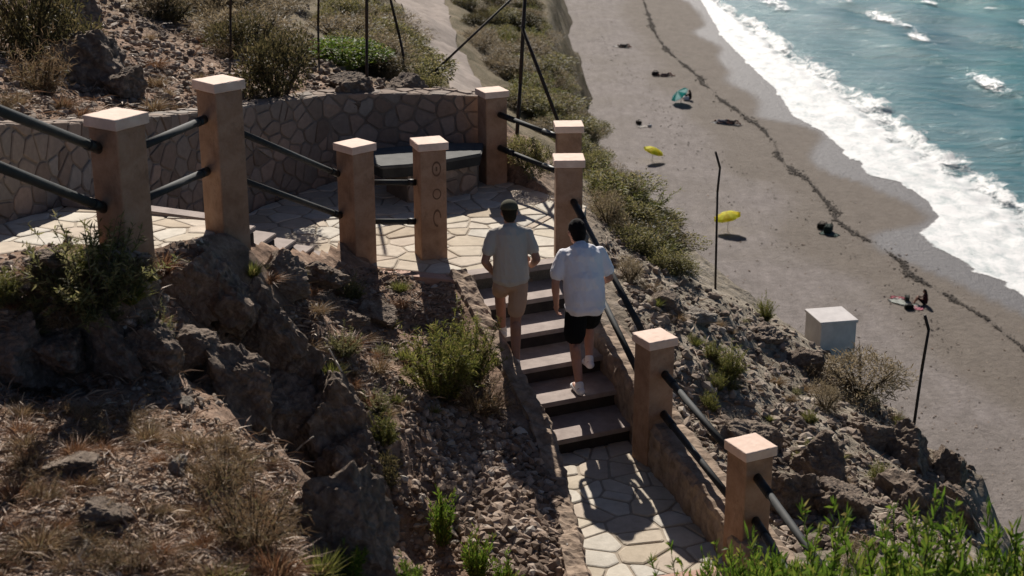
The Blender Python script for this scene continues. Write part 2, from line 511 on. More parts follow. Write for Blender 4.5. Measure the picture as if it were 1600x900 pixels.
# ------------------------------------------------------------------ layout of the built things (near units)
ZA, RISE, ZP = -4.90, 0.168, -3.75
ZB = ZA - 6 * RISE
STL = [(-0.50 + (0.235 + 0.50) * i / 5, 14.60 + (12.47 - 14.60) * i / 5) for i in range(6)]   # left ends of the nosings
STR = [(x + 0.98, y + 0.46) for x, y in STL]
A_POLY = [(-0.50, 14.60), (0.48, 15.06), (0.62, 15.25), (0.86, 17.1), (-0.2, 18.42), (-0.47, 18.45), (-2.16, 18.25), (-2.9, 17.1), (-3.28, 15.85), (-1.72, 15.12), (-1.6, 14.92)]
B_POLY = [(0.235, 12.47), (1.215, 12.93), (1.29, 12.25), (1.73, 10.56), (0.59, 10.22)]
UP_BOT = ((-1.72, 15.12), (-3.28, 15.85))
UP_TOP = ((-2.42, 12.70), (-4.02, 13.40))
P_POLY = [(-2.42, 12.70), (-4.02, 13.40), (-4.42, 12.3), (-4.86, 10.5), (-5.2, 8.0), (-5.4, 6.0), (-4.9, 6.0), (-4.55, 8.2), (-4.2, 10.5), (-3.6, 11.1), (-2.85, 11.35), (-2.42, 12.2)]
def zpath(y):                                          # the upper path climbs towards the camera
    return ZP + 0.09 * (12.6 - y)
ST_POLY = [STL[0], STR[0], STR[5], STL[5]]
UPS_POLY = [UP_BOT[0], UP_BOT[1], UP_TOP[1], UP_TOP[0]]
WALL = [(-0.36, 18.50), (-1.2, 18.46), (-2.2, 18.22), (-2.95, 17.2), (-3.34, 16.0), (-3.82, 14.5), (-4.32, 12.6), (-4.86, 10.5), (-5.25, 8.0), (-5.5, 6.0)]
WALL_TOP = [-3.90, -3.86, -3.82, -3.74, -3.55, -3.30, -2.90, -2.42, -1.85, -1.4]

# ------------------------------------------------------------------ the hillside
PIXC = [  # (px, py, y): where the photograph shows the ground, and how far it lies
 (-150,900,6.2),(0,900,6.4),(150,900,6.4),(300,900,6.5),(420,900,6.7),(0,750,7.5),(150,750,7.5),(300,750,7.6),(430,760,7.8),
 (-150,640,8.5),(0,640,8.6),(120,620,8.9),(250,650,8.7),(350,670,8.5),(440,690,8.4),
 (470,730,9.3),(520,880,9.0),(570,900,9.4),(150,602,9.45),(70,610,9.4),(300,622,9.8),(400,655,10.3),
 (0,398,10.5),(60,398,10.55),(110,394,9.9),(180,388,9.75),(230,380,9.85),(260,374,11.3),(330,374,11.75),(385,380,12.0),(-120,398,10.3),(385,385,12.45),(430,392,13.1),(480,400,13.9),(525,405,14.5),(0,440,9.7),(-120,430,9.6),(100,430,9.6),(180,440,9.6),(235,430,9.8),(200,485,9.75),(120,490,9.6),(20,500,9.5),
 (255,490,10.25),(290,560,9.95),(350,595,9.9),
 (330,425,11.4),(400,448,11.8),(460,500,12.0),(490,570,11.75),(550,625,11.4),(590,700,11.1),(620,780,10.9),(650,860,10.6),
 (340,590,10.9),(400,640,11.0),(450,690,10.95),(480,745,10.7),(520,805,10.55),(560,855,10.4),(600,905,10.2),
 (560,450,14.4),(600,418,14.85),(680,450,14.5),(650,520,13.8),(730,555,13.2),(560,520,13.0),(520,480,13.1),(650,620,12.2),
 (750,720,11.8),(700,800,11.0),(800,900,10.3),(700,900,10.2),
 (450,430,13.0),(500,420,13.8),(380,405,12.5),
 (1000,470,14.8),(960,420,16.0),(930,345,17.2),(1060,560,13.8),(1100,480,15.5),(1200,505,17.2),(1150,475,16.8),(960,370,18.3),(1040,432,18.3),
 (1100,650,13.2),(1220,720,12.6),(1250,620,15.0),(1180,560,15.5),(1350,640,15.5),(1400,720,14.0),(1300,780,12.0),(1450,800,12.6),
 (1250,850,10.8),(1400,880,10.5),(1550,880,11.2),(1200,900,9.8),
 (940,290,20.5),(900,262,22.5),(1000,335,26.0),(1060,405,25.0),(820,240,22.0),(780,205,26.0),
 (50,100,17.0),(200,100,18.0),(350,100,19.5),(100,0,21.0),(-120,0,20.0),(300,0,25.0),(450,100,21.5),(450,30,25.0),(560,135,21.0),(640,142,20.5),
 (700,140,24.0),(520,80,27.0),(600,100,30.0),(550,30,42.0),(640,120,32.0),(620,50,50.0),(560,-20,60.0),
 (730,140,42.0),(700,90,55.0),(670,40,70.0),(645,0,82.0),(640,-40,100.0),(752,180,35.0),(780,100,60.0),(800,150,45.0),(820,80,75.0),(800,30,95.0),(780,0,110.0),
 (1530,742,14.5),(1400,642,16.5),(1290,560,18.0),(1200,492,19.8),(1130,464,21.5),(1052,400,27.0),(972,290,36.0),(908,200,50.0),(866,130,64.0),(843,80,80.0),(835,20,100.0),(825,0,110.0),
]
CRESTN = 12
ctl = [aty(*c) for c in PIXC]
for x, y, z in [(0.5,8.2,-5.5),(2,7.4,-5.3),(4,7.6,-5.7),(5.2,9.5,-6.4),(6,6,-5.8),(2,5,-4.9),(0,4,-4.2),(-2,4,-3.5),(-6,4,-2.4),(3,2,-4.6),(-4,2,-2.6),(-8,6,-1.5),
                (-6.2,10,-1.9),(-6.5,14,-2.4),(-0.2,19.2,-4.3),(-2.2,18.9,-3.92),(-3.4,17.4,-3.74),(-4.25,14.7,-3.3),(-4.75,12.6,-2.9),(-5.3,10.5,-2.45),(-5.7,8.2,-1.9),
                (1.6,10.0,-6.3),(1.0,9.6,-6.3),(-30,60,-3),(-60,120,-2),(-60,300,-4),(-30,20,2),(-14,12,1),(-30,200,-9),(-10,180,-17),(-20,320,-20)]:
    ctl.append(N(x, y, z))
for t in np.linspace(0, 1, 9):
    yk = 10.0 + 4.5 * t; xk = float(np.interp(yk, [10.02, 11.7, 12.3, 14.66], [0.60, 0.45, 0.35, -0.44])); zk = float(np.interp(yk, [10.02, 11.7, 12.3, 14.66], [-5.74, -5.62, -5.46, -4.84]))
    ctl.append(N(xk - 0.30, yk, zk - 0.0)); ctl.append(N(xk - 0.75, yk, zk + 0.02))
crest = [aty(*c) for c in PIXC[-CRESTN:]]
for i, c in enumerate(crest):
    far = min(1.0, max(0.0, (c.y - 15) / 40))
    nx, ny = (0.80, 0.60) if c.y < 24 else (0.985, 0.17)
    for d, t in ((1.2 + 2 * far, 0.10), (4 + 4 * far, 0.38), (9 + 5 * far, 0.75), (14 + 5 * far, 1.02), (26 + 5 * far, 1.12)):
        ctl.append(Vector((c.x + nx * d, c.y + ny * d, c.z + (-1.5 - c.z) * min(t, 1) - (3.0 if t > 1.05 else 0))))
for x, y in ((9, 2), (14, 5), (18, 10), (22, 18), (30, 40), (24, 70), (30, 120), (40, 200), (60, 320), (20, 320), (60, 20), (8, 200), (12, 260)):
    ctl.append(Vector((x, y, -2.5 if x > 9 else 14)))
CT = np.array([tuple(c) for c in ctl])
def _phi(d): return d
def _solve():
    n = len(CT)
    d = np.hypot(CT[:, None, 0] - CT[None, :, 0], CT[:, None, 1] - CT[None, :, 1])
    A = np.zeros((n + 1, n + 1))
    A[:n, :n] = _phi(d) - np.eye(n) * 0.01
    A[:n, n] = 1; A[n, :n] = 1
    b = np.zeros(n + 1); b[:n] = CT[:, 2]
    return np.linalg.solve(A, b)
CW = _solve()
def base_height(X, Y):
    X = np.asarray(X, float); Y = np.asarray(Y, float)
    out = np.full(X.shape, CW[-1])
    for i in range(len(CT)):
        out = out + CW[i] * np.hypot(X - CT[i, 0], Y - CT[i, 1])
    return out

def spaced(a, b, step, lo, hi, g):
    mid = list(np.arange(a, b + step * .5, step))
    left, s, x = [], step, a
    while x > lo:
        s *= g; x -= s; left.append(x)
    right, s, x = [], step, mid[-1]
    while x < hi:
        s *= g; x += s; right.append(x)
    return np.array(left[::-1] + mid + right)
GX = spaced(-7.2, 8.4, 0.065, -110, 46, 1.06)
GY = spaced(4.0, 20.0, 0.065, 1.0, 340, 1.028)
TX, TY = np.meshgrid(GX, GY)
TZ = base_height(TX, TY)
polysN = [([(x * S, y * S) for x, y in p]) for p in (A_POLY, B_POLY, P_POLY, ST_POLY, UPS_POLY)]
dpath = np.full(TX.shape, 1e9)
near_m = (TY < 24) & (np.abs(TX) < 10)
inm = [inside(TX, TY, p) for p in polysN]
for p, m in zip(polysN, inm):
    dd = poly_dist(TX, TY, p)
    dpath = np.minimum(dpath, np.where(m, 0, dd))
att = smooth(dpath / 0.6)
rough = np.zeros(TX.shape); rg2 = np.zeros(TX.shape)
for j in range(TX.shape[0]):
    for i in range(TX.shape[1]):
        x, y = TX[j, i], TY[j, i]
        z = TZ[j, i]
        if y < 26 and -9 < x < 10:
            v = Vector((x * 1.1, y * 1.1, z * 1.1))
            rough[j, i] = noise.fractal(v, 0.75, 2.1, 7)
            rg2[j, i] = noise.ridged_multi_fractal(Vector((x * 0.75 + 9, y * 0.75, z * 1.2)), 0.9, 2.2, 5, 1.0, 2.0)
        else:
            rough[j, i] = noise.fractal(Vector((x * .16, y * .16, z * .16)), 0.8, 2.1, 5) * 1.0
slope = np.hypot(*np.gradient(TZ, GY, GX))
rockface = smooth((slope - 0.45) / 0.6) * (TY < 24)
amp = np.where(TY < 20, 0.055 + 0.085 * rockface, np.minimum(0.055 + (TY - 20) * 0.012, 0.5))
TZ = TZ + att * (rough * amp + np.where(TY < 24, (rg2 - 1.0) * (0.03 + 0.10 * rockface), 0))
# beyond the crest the ground falls away to the beach
cl = [Vector((crest[0].x + 0.9, 11.0, crest[0].z + 1.2))] + crest
cy = np.array([c.y for c in cl]); cx = np.array([c.x for c in cl]); cz = np.array([c.z for c in cl])
xc = np.interp(TY, cy, cx); zc = np.interp(TY, cy, cz)
dd = (TX - xc) + rough * np.minimum(0.25 + TY * 0.012, 0.9)
TZ = np.where((dd > 0) & (TY > 9), np.minimum(TZ, zc + 0.25 - dd * np.where(TY < 24, 1.9, 2.3)), TZ)
TZ = np.maximum(TZ, -2.5)
# keep the ground under the paving
lvl = [ZA, ZB, None, None, None]
for k, (p, m) in enumerate(zip(polysN, inm)):
    mm = m
    if k == 2: L = CAMZ + S * np.vectorize(zpath)(TY / S)
    elif k == 3: L = CAMZ + S * (ZA - np.clip((14.6 - (TY / S - 0.46 * (TX / S - np.interp(TY / S, [12.6, 14.6], [0.24, -0.5])))) / 2.0, 0, 1) * 5 * RISE - 0.25)
    elif k == 4: L = np.full(TX.shape, CAMZ + S * (ZA - 0.1)) + S * np.clip((15.4 - TY / S) / 2.6, 0, 1) * 0.9
    else: L = np.full(TX.shape, CAMZ + S * lvl[k])
    TZ = np.where(mm, np.minimum(TZ, L - 0.10), TZ)
for k in (2, 4):
    dd_ = poly_dist(TX, TY, polysN[k])
    L = (CAMZ + S * np.vectorize(zpath)(TY / S)) if k == 2 else CAMZ + S * (ZA + (ZP - ZA) * np.clip((15.2 - TY / S) / 2.5, 0, 1))
    TZ = np.where((dd_ < 0.45) & ~inm[k] & (TX < -2.0), np.minimum(TZ, L - 0.06 + dd_ * 0.75), TZ)
wd = poly_dist(TX, TY, [(x * S, y * S) for x, y in WALL], False)
Lw = CAMZ + S * np.where(TY / S > 13.2, ZP - 0.05 + (ZA - ZP) * np.clip((TY / S - 13.2) / 2.2, 0, 1), np.vectorize(zpath)(TY / S))
TZ = np.where(wd < 0.24, np.minimum(TZ, Lw - 0.12), TZ)
ny, nx = TX.shape
V = np.stack([TX.ravel(), TY.ravel(), TZ.ravel()], 1)
idx = np.arange(ny * nx).reshape(ny, nx)
F = np.stack([idx[:-1, :-1].ravel(), idx[:-1, 1:].ravel(), idx[1:, 1:].ravel(), idx[1:, :-1].ravel()], 1)
tm = mesh_np('hillside', V, F, [M['terrain']], None, True)
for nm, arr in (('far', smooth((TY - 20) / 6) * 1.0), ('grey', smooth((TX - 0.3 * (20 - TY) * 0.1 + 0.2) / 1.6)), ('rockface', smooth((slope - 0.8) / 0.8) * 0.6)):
    a = tm.attributes.new(nm, 'FLOAT', 'POINT')
    a.data.foreach_set('value', arr.ravel().astype(np.float32))
structure(link('hillside', tm))
BVH = BVHTree.FromPolygons([tuple(v) for v in V], [tuple(f) for f in F])
CAM = Vector((0, 0, CAMZ))
def hit(px, py):
    d = ray(px, py).normalized()
    h = BVH.ray_cast(CAM, d)
    return h[0] if h[0] is not None else atz(px, py, 1.0)
def ground(x, y):
    h = BVH.ray_cast(Vector((x, y, 60)), Vector((0, 0, -1)))
    return h[0].z if h[0] is not None else 0.0

# ------------------------------------------------------------------ beach, sea, foam
ZS = 1.0
SHORE_PX = [(1066,-60),(1095,0),(1130,60),(1180,110),(1212,140),(1240,182),(1285,205),(1330,245),(1360,275),(1410,285),(1450,315),(1468,340),(1440,365),(1462,388),(1500,405),(1528,425),(1570,440),(1600,462),(1700,520),(1900,640),(2200,830)]
OUTER_PX = [(1085,-60),(1120,0),(1150,18),(1228,60),(1262,95),(1308,112),(1340,140),(1375,155),(1440,195),(1450,220),(1490,240),(1530,258),(1565,288),(1600,312),(1700,370),(1900,480),(2200,640)]
shore = [atz(px, py, ZS) for px, py in SHORE_PX]
outer = [atz(px, py, ZS) for px, py in OUTER_PX]
shore = [Vector((10, 420, 1)), Vector((17, 280, 1))] + shore[1:]
outer = [Vector((14, 420, 1)), Vector((23, 280, 1))] + outer[1:]
def interp_y(line, y):
    ys = np.array([p.y for p in line]); xs = np.array([p.x for p in line])
    o = np.argsort(ys)
    return np.interp(y, ys[o], xs[o])
bxs = np.arange(-12, 62, 0.6); bys = np.arange(34, 420, 0.9)
BX, BY = np.meshgrid(bxs, bys)
sd = (BX - interp_y(shore, BY)) * 0.93                   # metres seaward of the water's edge
BZ = ZS - np.clip(sd - 0.3, 0, 30) * 0.06
nzb = np.array([noise.fractal(Vector((x * .5, y * .5, 0)), 0.8, 2, 5) for x, y in zip(BX.ravel(), BY.ravel())]).reshape(BX.shape)
BZ = BZ + nzb * 0.05 * smooth((-sd - 1) / 3)
bi = np.arange(BX.size).reshape(BX.shape)
F = np.stack([bi[:-1, :-1].ravel(), bi[:-1, 1:].ravel(), bi[1:, 1:].ravel(), bi[1:, :-1].ravel()], 1)
bm_ = mesh_np('beach', np.stack([BX.ravel(), BY.ravel(), BZ.ravel()], 1), F, [M['sand']], None, True)
wobb = np.array([noise.noise(Vector((x * .12, y * .09, 3))) for x, y in zip(BX.ravel(), BY.ravel())]).reshape(BX.shape)
for nm, arr in (('wet', smooth((sd + 2.6 + wobb * 3.2) / 1.0)), ('damp', smooth((sd + 10.5 + wobb * 2.0) / 2.5))):
    a = bm_.attributes.new(nm, 'FLOAT', 'POINT')
    a.data.foreach_set('value', arr.ravel().astype(np.float32))
structure(link('beach', bm_))

sxs = spaced(14, 90, 0.8, -300, 2500, 1.10); sys_ = spaced(60, 260, 0.8, -200, 5000, 1.09)
SX, SY = np.meshgrid(sxs, sys_)
sd2 = (SX - interp_y(shore, SY)) * 0.93
wav = np.zeros(SX.shape)
for kx, ky, a_, ph in ((0.42, 0.16, 0.16, 0.3), (0.62, -0.20, 0.09, 1.7), (0.18, 0.34, 0.10, 0.9), (1.1, 0.5, 0.045, 2.2), (0.9, 1.5, 0.035, 0.5)):
    wav += a_ * np.sin(kx * SX + ky * SY + ph + 1.2 * np.sin(0.07 * SX * ky * 3 + 0.05 * SY))
lim = (SX > 0) & (SX < 160) & (SY > 40) & (SY < 420)
SZ = ZS - 0.10 + wav * smooth((sd2 - 5) / 12) * lim * 1.3
si = np.arange(SX.size).reshape(SX.shape)
F = np.stack([si[:-1, :-1].ravel(), si[:-1, 1:].ravel(), si[1:, 1:].ravel(), si[1:, :-1].ravel()], 1)
sm_ = mesh_np('sea', np.stack([SX.ravel(), SY.ravel(), SZ.ravel()], 1), F, [M['sea']], None, True)
a = sm_.attributes.new('shallow', 'FLOAT', 'POINT')
a.data.foreach_set('value', (smooth((20 - sd2) / 16) * 0.55).ravel().astype(np.float32))
structure(link('sea', sm_))
def sea_z(x, y):
    j = min(max(np.searchsorted(sys_, y), 1), len(sys_) - 1); i = min(max(np.searchsorted(sxs, x), 1), len(sxs) - 1)
    return float(SZ[j, i])

# surf: one broad sheet of foam from the water's edge out to where the wave breaks
ys = np.concatenate([np.arange(52, 240, 0.45), np.arange(240, 400, 2.0)])
xin = interp_y(shore, ys); xout = interp_y(outer, ys)
ts = np.linspace(-0.06, 1.22, 34)
FX = xin[:, None] + (xout - xin)[:, None] * ts[None, :]
FY = np.repeat(ys[:, None], len(ts), 1)
scal = np.array([noise.fractal(Vector((0.33 * y, 5.0, 0)), 0.9, 2, 4) for y in ys])
cov = np.zeros(FX.shape); FZ = np.zeros(FX.shape)
for j in range(FX.shape[0]):
    for i in range(FX.shape[1]):
        t = ts[i]
        x, y = FX[j, i], FY[j, i]
        n = noise.fractal(Vector((x * .7, y * .5, 1)), 0.9, 2, 5)
        edge_in = (t + 0.02 + scal[j] * 0.05) / 0.03
        edge_out = (1.04 + noise.noise(Vector((x * .35, y * .25, 7))) * 0.16 - t) / 0.42
        c = min(max(edge_in, 0), 1) * 1.9 * min(max(edge_out, 0), 1) * (1 - 0.42 * math.exp(-((t - 0.66 + 0.1 * noise.noise(Vector((x * .12, y * .1, 4)))) / 0.13) ** 2))
        cov[j, i] = min(c, 1.6)
        crest_h = 0.62 * math.exp(-((t - 0.88 - 0.05 * n) / 0.13) ** 2) + 0.22 * math.exp(-((t - 0.5 - 0.05 * n) / 0.1) ** 2)
        FZ[j, i] = ZS + 0.025 + (0.05 + 0.10 * n + crest_h * (0.7 + 0.5 * n)) * min(max(t, 0) / 0.25, 1) * (1 if t < 1 else max(0, 1 - (t - 1) / .2)) + (wav[min(np.searchsorted(sys_, y), len(sys_)-1), min(np.searchsorted(sxs, x), len(sxs)-1)] * 0.2 if t > .9 else 0)
fi = np.arange(FX.size).reshape(FX.shape)
F = np.stack([fi[:-1, :-1].ravel(), fi[:-1, 1:].ravel(), fi[1:, 1:].ravel(), fi[1:, :-1].ravel()], 1)
fm = mesh_np('sea_foam', np.stack([FX.ravel(), FY.ravel(), FZ.ravel()], 1), F, [M['foam']], None, True)
a = fm.attributes.new('cover', 'FLOAT', 'POINT')
a.data.foreach_set('value', (cov * 0.62).ravel().astype(np.float32))
lace = np.zeros(FX.shape) + (0.75 * np.exp(-((ts - 0.70) / 0.17) ** 2) + 0.3 * np.exp(-((ts - 0.3) / 0.12) ** 2))[None, :]
lace *= 0.5 + 0.5 * np.array([noise.noise(Vector((0, y * 0.09, 5))) for y in ys])[:, None] + 0.25
a = fm.attributes.new('lace', 'FLOAT', 'POINT')
a.data.foreach_set('value', np.clip(lace, 0, 1).ravel().astype(np.float32))
tag(link('sea_foam', fm), 'broad white surf breaking along the edge of the beach', 'surf', None, 'stuff')
# whitecaps further out
capV, capF, capC = [], [], []
for line, wd in (([(1345,5),(1375,25),(1410,40),(1440,65),(1482,95)], 2.6), ([(1500,110),(1530,122),(1555,140),(1590,160)], 2.0), ([(1195,0),(1215,8),(1232,22)], 3.2), ([(1310,8),(1330,2)], 2.2), ([(1440,0),(1470,6)], 1.6), ([(1535,12),(1560,16)], 1.4), ([(1590,30),(1620,44)], 1.6)):
    P = [atz(px, py, ZS) for px, py in line]
    nseg = 60
    b0 = len(capV)
    for j in range(nseg + 1):
        f = j / nseg * (len(P) - 1); k = min(int(f), len(P) - 2)
        c = P[k].lerp(P[k + 1], f - k)
        d = (P[k + 1] - P[k]).normalized(); nrm = Vector((-d.y, d.x, 0))
        for i in range(9):
            q = c + nrm * (i / 8 - 0.5) * 2 * wd
            capV.append((q.x, q.y, sea_z(q.x, q.y) + 0.16 + 0.12 * math.cos((i / 8 - .5) * PI)))
            capC.append(0.95 * math.cos((i / 8 - .5) * PI) * min(1, 5 * j / nseg, 5 * (1 - j / nseg)) * (0.78 + 0.35 * noise.noise(Vector((q.x * .25, q.y * .25, 0)))))
    for j in range(nseg):
        for i in range(8):
            q0 = b0 + j * 9 + i
            capF.append((q0, q0 + 1, q0 + 10, q0 + 9))
cm = mesh_np('whitecaps', capV, capF, [M['whitecap']], None, True)
a = cm.attributes.new('cover', 'FLOAT', 'POINT')
a.data.foreach_set('value', np.array(capC, dtype=np.float32))
tag(link('whitecaps', cm), 'broken white crests of small waves further out on the sea', 'whitecaps', None, 'stuff')

# ------------------------------------------------------------------ paving, walls, stairs
def n2(p): return (p[0] * S, p[1] * S)
def paving(name, poly, zf, size, seed, thick=0.35, mat=None):
    poly = ccw([n2(p) for p in poly])
    bm = bmesh.new()
    prism(bm, poly, lambda x, y: zf(x, y) - thick, lambda x, y: zf(x, y))
    stone_faces(bm, poly, size, 0.017, seed, lambda u, v, h: Vector((u, v, zf(u, v) + h)), 0.013, 1, 1, 0.49, 0.10)
    return structure(obj_bm(name, bm, [M['mortar_pale'], mat or M['flag']]))
paving('path', A_POLY, lambda x, y: CAMZ + ZA * S, 0.36, 11)
paving('path', B_POLY, lambda x, y: CAMZ + ZB * S, 0.31, 23)
paving('path', P_POLY, lambda x, y: CAMZ + S * zpath(y / S), 0.42, 31)
# pink edging stones on the near edge of the lower landing, and the next tread below it
bm = bmesh.new()
pe = [n2(p) for p in [(0.575, 10.21), (1.76, 10.57), (1.78, 10.40), (0.595, 10.04)]]
prism(bm, ccw(pe), CAMZ + (ZB - .30) * S, CAMZ + ZB * S + 0.018)
bmesh.ops.bevel(bm, geom=bm.edges[:], offset=0.008, segments=2, affect='EDGES')
structure(obj_bm('path_edge', bm, M['pinkslab']))
paving('path', [(0.60, 10.035), (1.78, 10.395), (2.2, 9.0), (0.8, 8.6)], lambda x, y: CAMZ + (ZB - RISE) * S, 0.40, 29)
bm = bmesh.new()
pe = [n2(p) for p in [(-0.52, 14.58), (-1.62, 14.90), (-1.66, 14.74), (-0.56, 14.42)]]
prism(bm, ccw(pe), CAMZ + (ZA - .34) * S, CAMZ + ZA * S + 0.014)
bmesh.ops.bevel(bm, geom=bm.edges[:], offset=0.008, segments=2, affect='EDGES')
structure(obj_bm('path_edge', bm, M['pinkslab']))

def rough_strip(name, line, ztop, zbot, thick, side, label, cat, mat, seed, amp=0.018):
    """a rough mortared ridge: dense mesh with an uneven top and faces"""
    pts = [Vector(n2(p)) for p in line]
    L = [0.0]
    for a, b in zip(pts[:-1], pts[1:]): L.append(L[-1] + (b - a).length)
    La = np.array(L)
    ns = int(L[-1] / 0.035)
    prof = [(0, 0.0)] + [(0, t) for t in np.linspace(0.1, 1, 16)] + [(t, 1.0) for t in np.linspace(0.14, 1, 8)] + [(1.0, t) for t in np.linspace(0.9, 0, 6)]
    bm = bmesh.new()
    rows = []
    for i in range(ns + 1):
        u = L[-1] * i / ns
        k = min(int(np.searchsorted(La, u, 'right')) - 1, len(pts) - 2)
        p = pts[k].lerp(pts[k + 1], (u - L[k]) / (L[k + 1] - L[k]))
        d = (pts[min(k + 1, len(pts) - 1)] - pts[k]).normalized()
        nr = Vector((d.y, -d.x)) * side
        z1 = CAMZ + S * float(np.interp(u, La, ztop)); z0 = CAMZ + S * float(np.interp(u, La, zbot))
        row = []
        for a_, b_ in prof:
            v = Vector((p.x - nr.x * thick * a_, p.y - nr.y * thick * a_, z0 + (z1 - z0) * b_))
            n1 = noise.fractal(v * 7.0 + Vector((seed, 0, 0)), 0.7, 2.1, 5)
            n2_ = noise.voronoi(v * 8.0)[0][0]
            h = amp * (n1 * 1.2 + 1.6 * (0.5 - n2_))
            round_ = 0.02 if (b_ == 1.0 and (a_ == 0 or a_ == 1)) else 0.0
            if b_ == 1.0: v.z += h - round_
            if a_ == 0: v += Vector((nr.x, nr.y, 0)) * (h - round_)
            if a_ == 1: v -= Vector((nr.x, nr.y, 0)) * (h - round_)
            row.append(bm.verts.new(v))
        rows.append(row)
    for ra, rb in zip(rows[:-1], rows[1:]):
        for j in range(len(prof) - 1):
            bm.faces.new((ra[j], ra[j + 1], rb[j + 1], rb[j]))
    bm.faces.new(rows[0]); bm.faces.new(rows[-1][::-1])
    bmesh.ops.recalc_face_normals(bm, faces=bm.faces[:])
    o = obj_bm(name, bm, mat)
    return tag(o, label, cat)
def staircase(name, pairs, z0, rise, label, over=0.06):
    """pairs: nosing lines from the top down; step k lies below nosing k"""
    root = empty(name, (*n2(pairs[-1][0]), CAMZ + (z0 - rise * len(pairs)) * S))
    tag(root, label, 'stairs')
    off = -Vector(root.location)
    for k in range(len(pairs)):
        zt = CAMZ + (z0 - rise * k) * S
        (l0, r0) = pairs[k]
        bm = bmesh.new()
        if k > 0: l1, r1 = pairs[k - 1]
        else:
            l1 = (l0[0] + (l0[0] - pairs[1][0][0]) * .25, l0[1] + (l0[1] - pairs[1][0][1]) * .25)
            r1 = (r0[0] + (r0[0] - pairs[1][1][0]) * .25, r0[1] + (r0[1] - pairs[1][1][1]) * .25)
        poly = ccw([n2(l0), n2(r0), n2(r1), n2(l1)])
        dx, dy = l0[0] - l1[0], l0[1] - l1[1]
        L = math.hypot(dx, dy)
        polyT = ccw([(l0[0] * S + dx / L * over, l0[1] * S + dy / L * over), (r0[0] * S + dx / L * over, r0[1] * S + dy / L * over), n2(r1), n2(l1)])
        lift = 0.016 if k == 0 else 0.0
        prism(bm, polyT, zt - 0.05, zt + lift)
        bmesh.ops.bevel(bm, geom=bm.edges[:], offset=0.007, segments=2, affect='EDGES')
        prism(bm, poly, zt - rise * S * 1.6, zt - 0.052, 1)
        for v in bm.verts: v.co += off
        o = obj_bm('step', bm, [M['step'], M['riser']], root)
    return root
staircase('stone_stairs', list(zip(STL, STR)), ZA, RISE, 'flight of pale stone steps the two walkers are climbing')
ups = []
NU = 6
for k in range(NU):
    t = k / NU
    ups.append((tuple(np.add(np.multiply(UP_TOP[0], 1 - t), np.multiply(UP_BOT[0], t))), tuple(np.add(np.multiply(UP_TOP[1], 1 - t), np.multiply(UP_BOT[1], t)))))
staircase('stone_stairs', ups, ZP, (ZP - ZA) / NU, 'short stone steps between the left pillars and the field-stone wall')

# retaining wall of field stone
def wall_strip(name, line, ztop, zbot, thick, size, seed, label, cat, mats, bulge=0.03, side=1, gap=0.03, topsize=None, rc=0.22):
    pts = [Vector(n2(p)) for p in line]
    L = [0.0]
    for a, b in zip(pts[:-1], pts[1:]): L.append(L[-1] + (b - a).length)
    La = np.array(L)
    zt = np.array([CAMZ + z * S for z in ztop]); zb = np.array([CAMZ + z * S for z in zbot])
    def at(u):
        u = min(max(u, 0), L[-1] - 1e-6)
        k = min(int(np.searchsorted(La, u, 'right')) - 1, len(pts) - 2)
        f = (u - L[k]) / (L[k + 1] - L[k])
        def tang(i):
            a = pts[max(i - 1, 0)]; b = pts[min(i + 1, len(pts) - 1)]
            return (b - a).normalized()
        d = tang(k).lerp(tang(k + 1), f).normalized()
        return pts[k].lerp(pts[k + 1], f), Vector((d.y, -d.x)) * side
    bm = bmesh.new()
    ns = max(8, int(L[-1] / 0.12))
    prev = None
    for i in range(ns + 1):
        u = L[-1] * i / ns
        p, nrm = at(u)
        z1 = float(np.interp(u, La, zt)); z0 = float(np.interp(u, La, zb))
        q = p - nrm * thick
        cur = [bm.verts.new((p.x, p.y, z0)), bm.verts.new((p.x, p.y, z1)), bm.verts.new((q.x, q.y, z1)), bm.verts.new((q.x, q.y, z0))]
        if prev:
            for a in range(4):
                bm.faces.new((prev[a], prev[(a + 1) % 4], cur[(a + 1) % 4], cur[a]))
        else: bm.faces.new(cur)
        prev = cur
    bm.faces.new(prev[::-1])
    reg = [(u, float(np.interp(u, La, zb))) for u in np.linspace(0, L[-1], 24)] + [(u, float(np.interp(u, La, zt)) + 0.01) for u in np.linspace(L[-1], 0, 24)]
    def mf(u, v, h):
        p, nrm = at(u)
        p = p + nrm * h
        return Vector((p.x, p.y, v))
    stone_faces(bm, reg, size, gap, seed, mf, bulge, 1, 1, 0.49, rc)
    regt = [(0, -0.01), (L[-1], -0.01), (L[-1], thick), (0, thick)]
    def mt(u, v, h):
        p, nrm = at(u)
        p = p - nrm * v
        return Vector((p.x, p.y, float(np.interp(u, La, zt)) + h))
    stone_faces(bm, regt, topsize or size, gap, seed + 5, mt, bulge * 0.8, 1, 1)
    bmesh.ops.recalc_face_normals(bm, faces=bm.faces[:])
    o = obj_bm(name, bm, mats)
    tag(o, label, cat)
    return o
wall_strip('stone_wall', WALL, WALL_TOP, [z - 1.6 for z in WALL_TOP], 0.34, 0.23, 41,
           'curved retaining wall of rounded field stones behind the bench and path', 'wall', [M['mortar'], M['wallstone']], 0.02, -1, 0.018, None, 0.13)
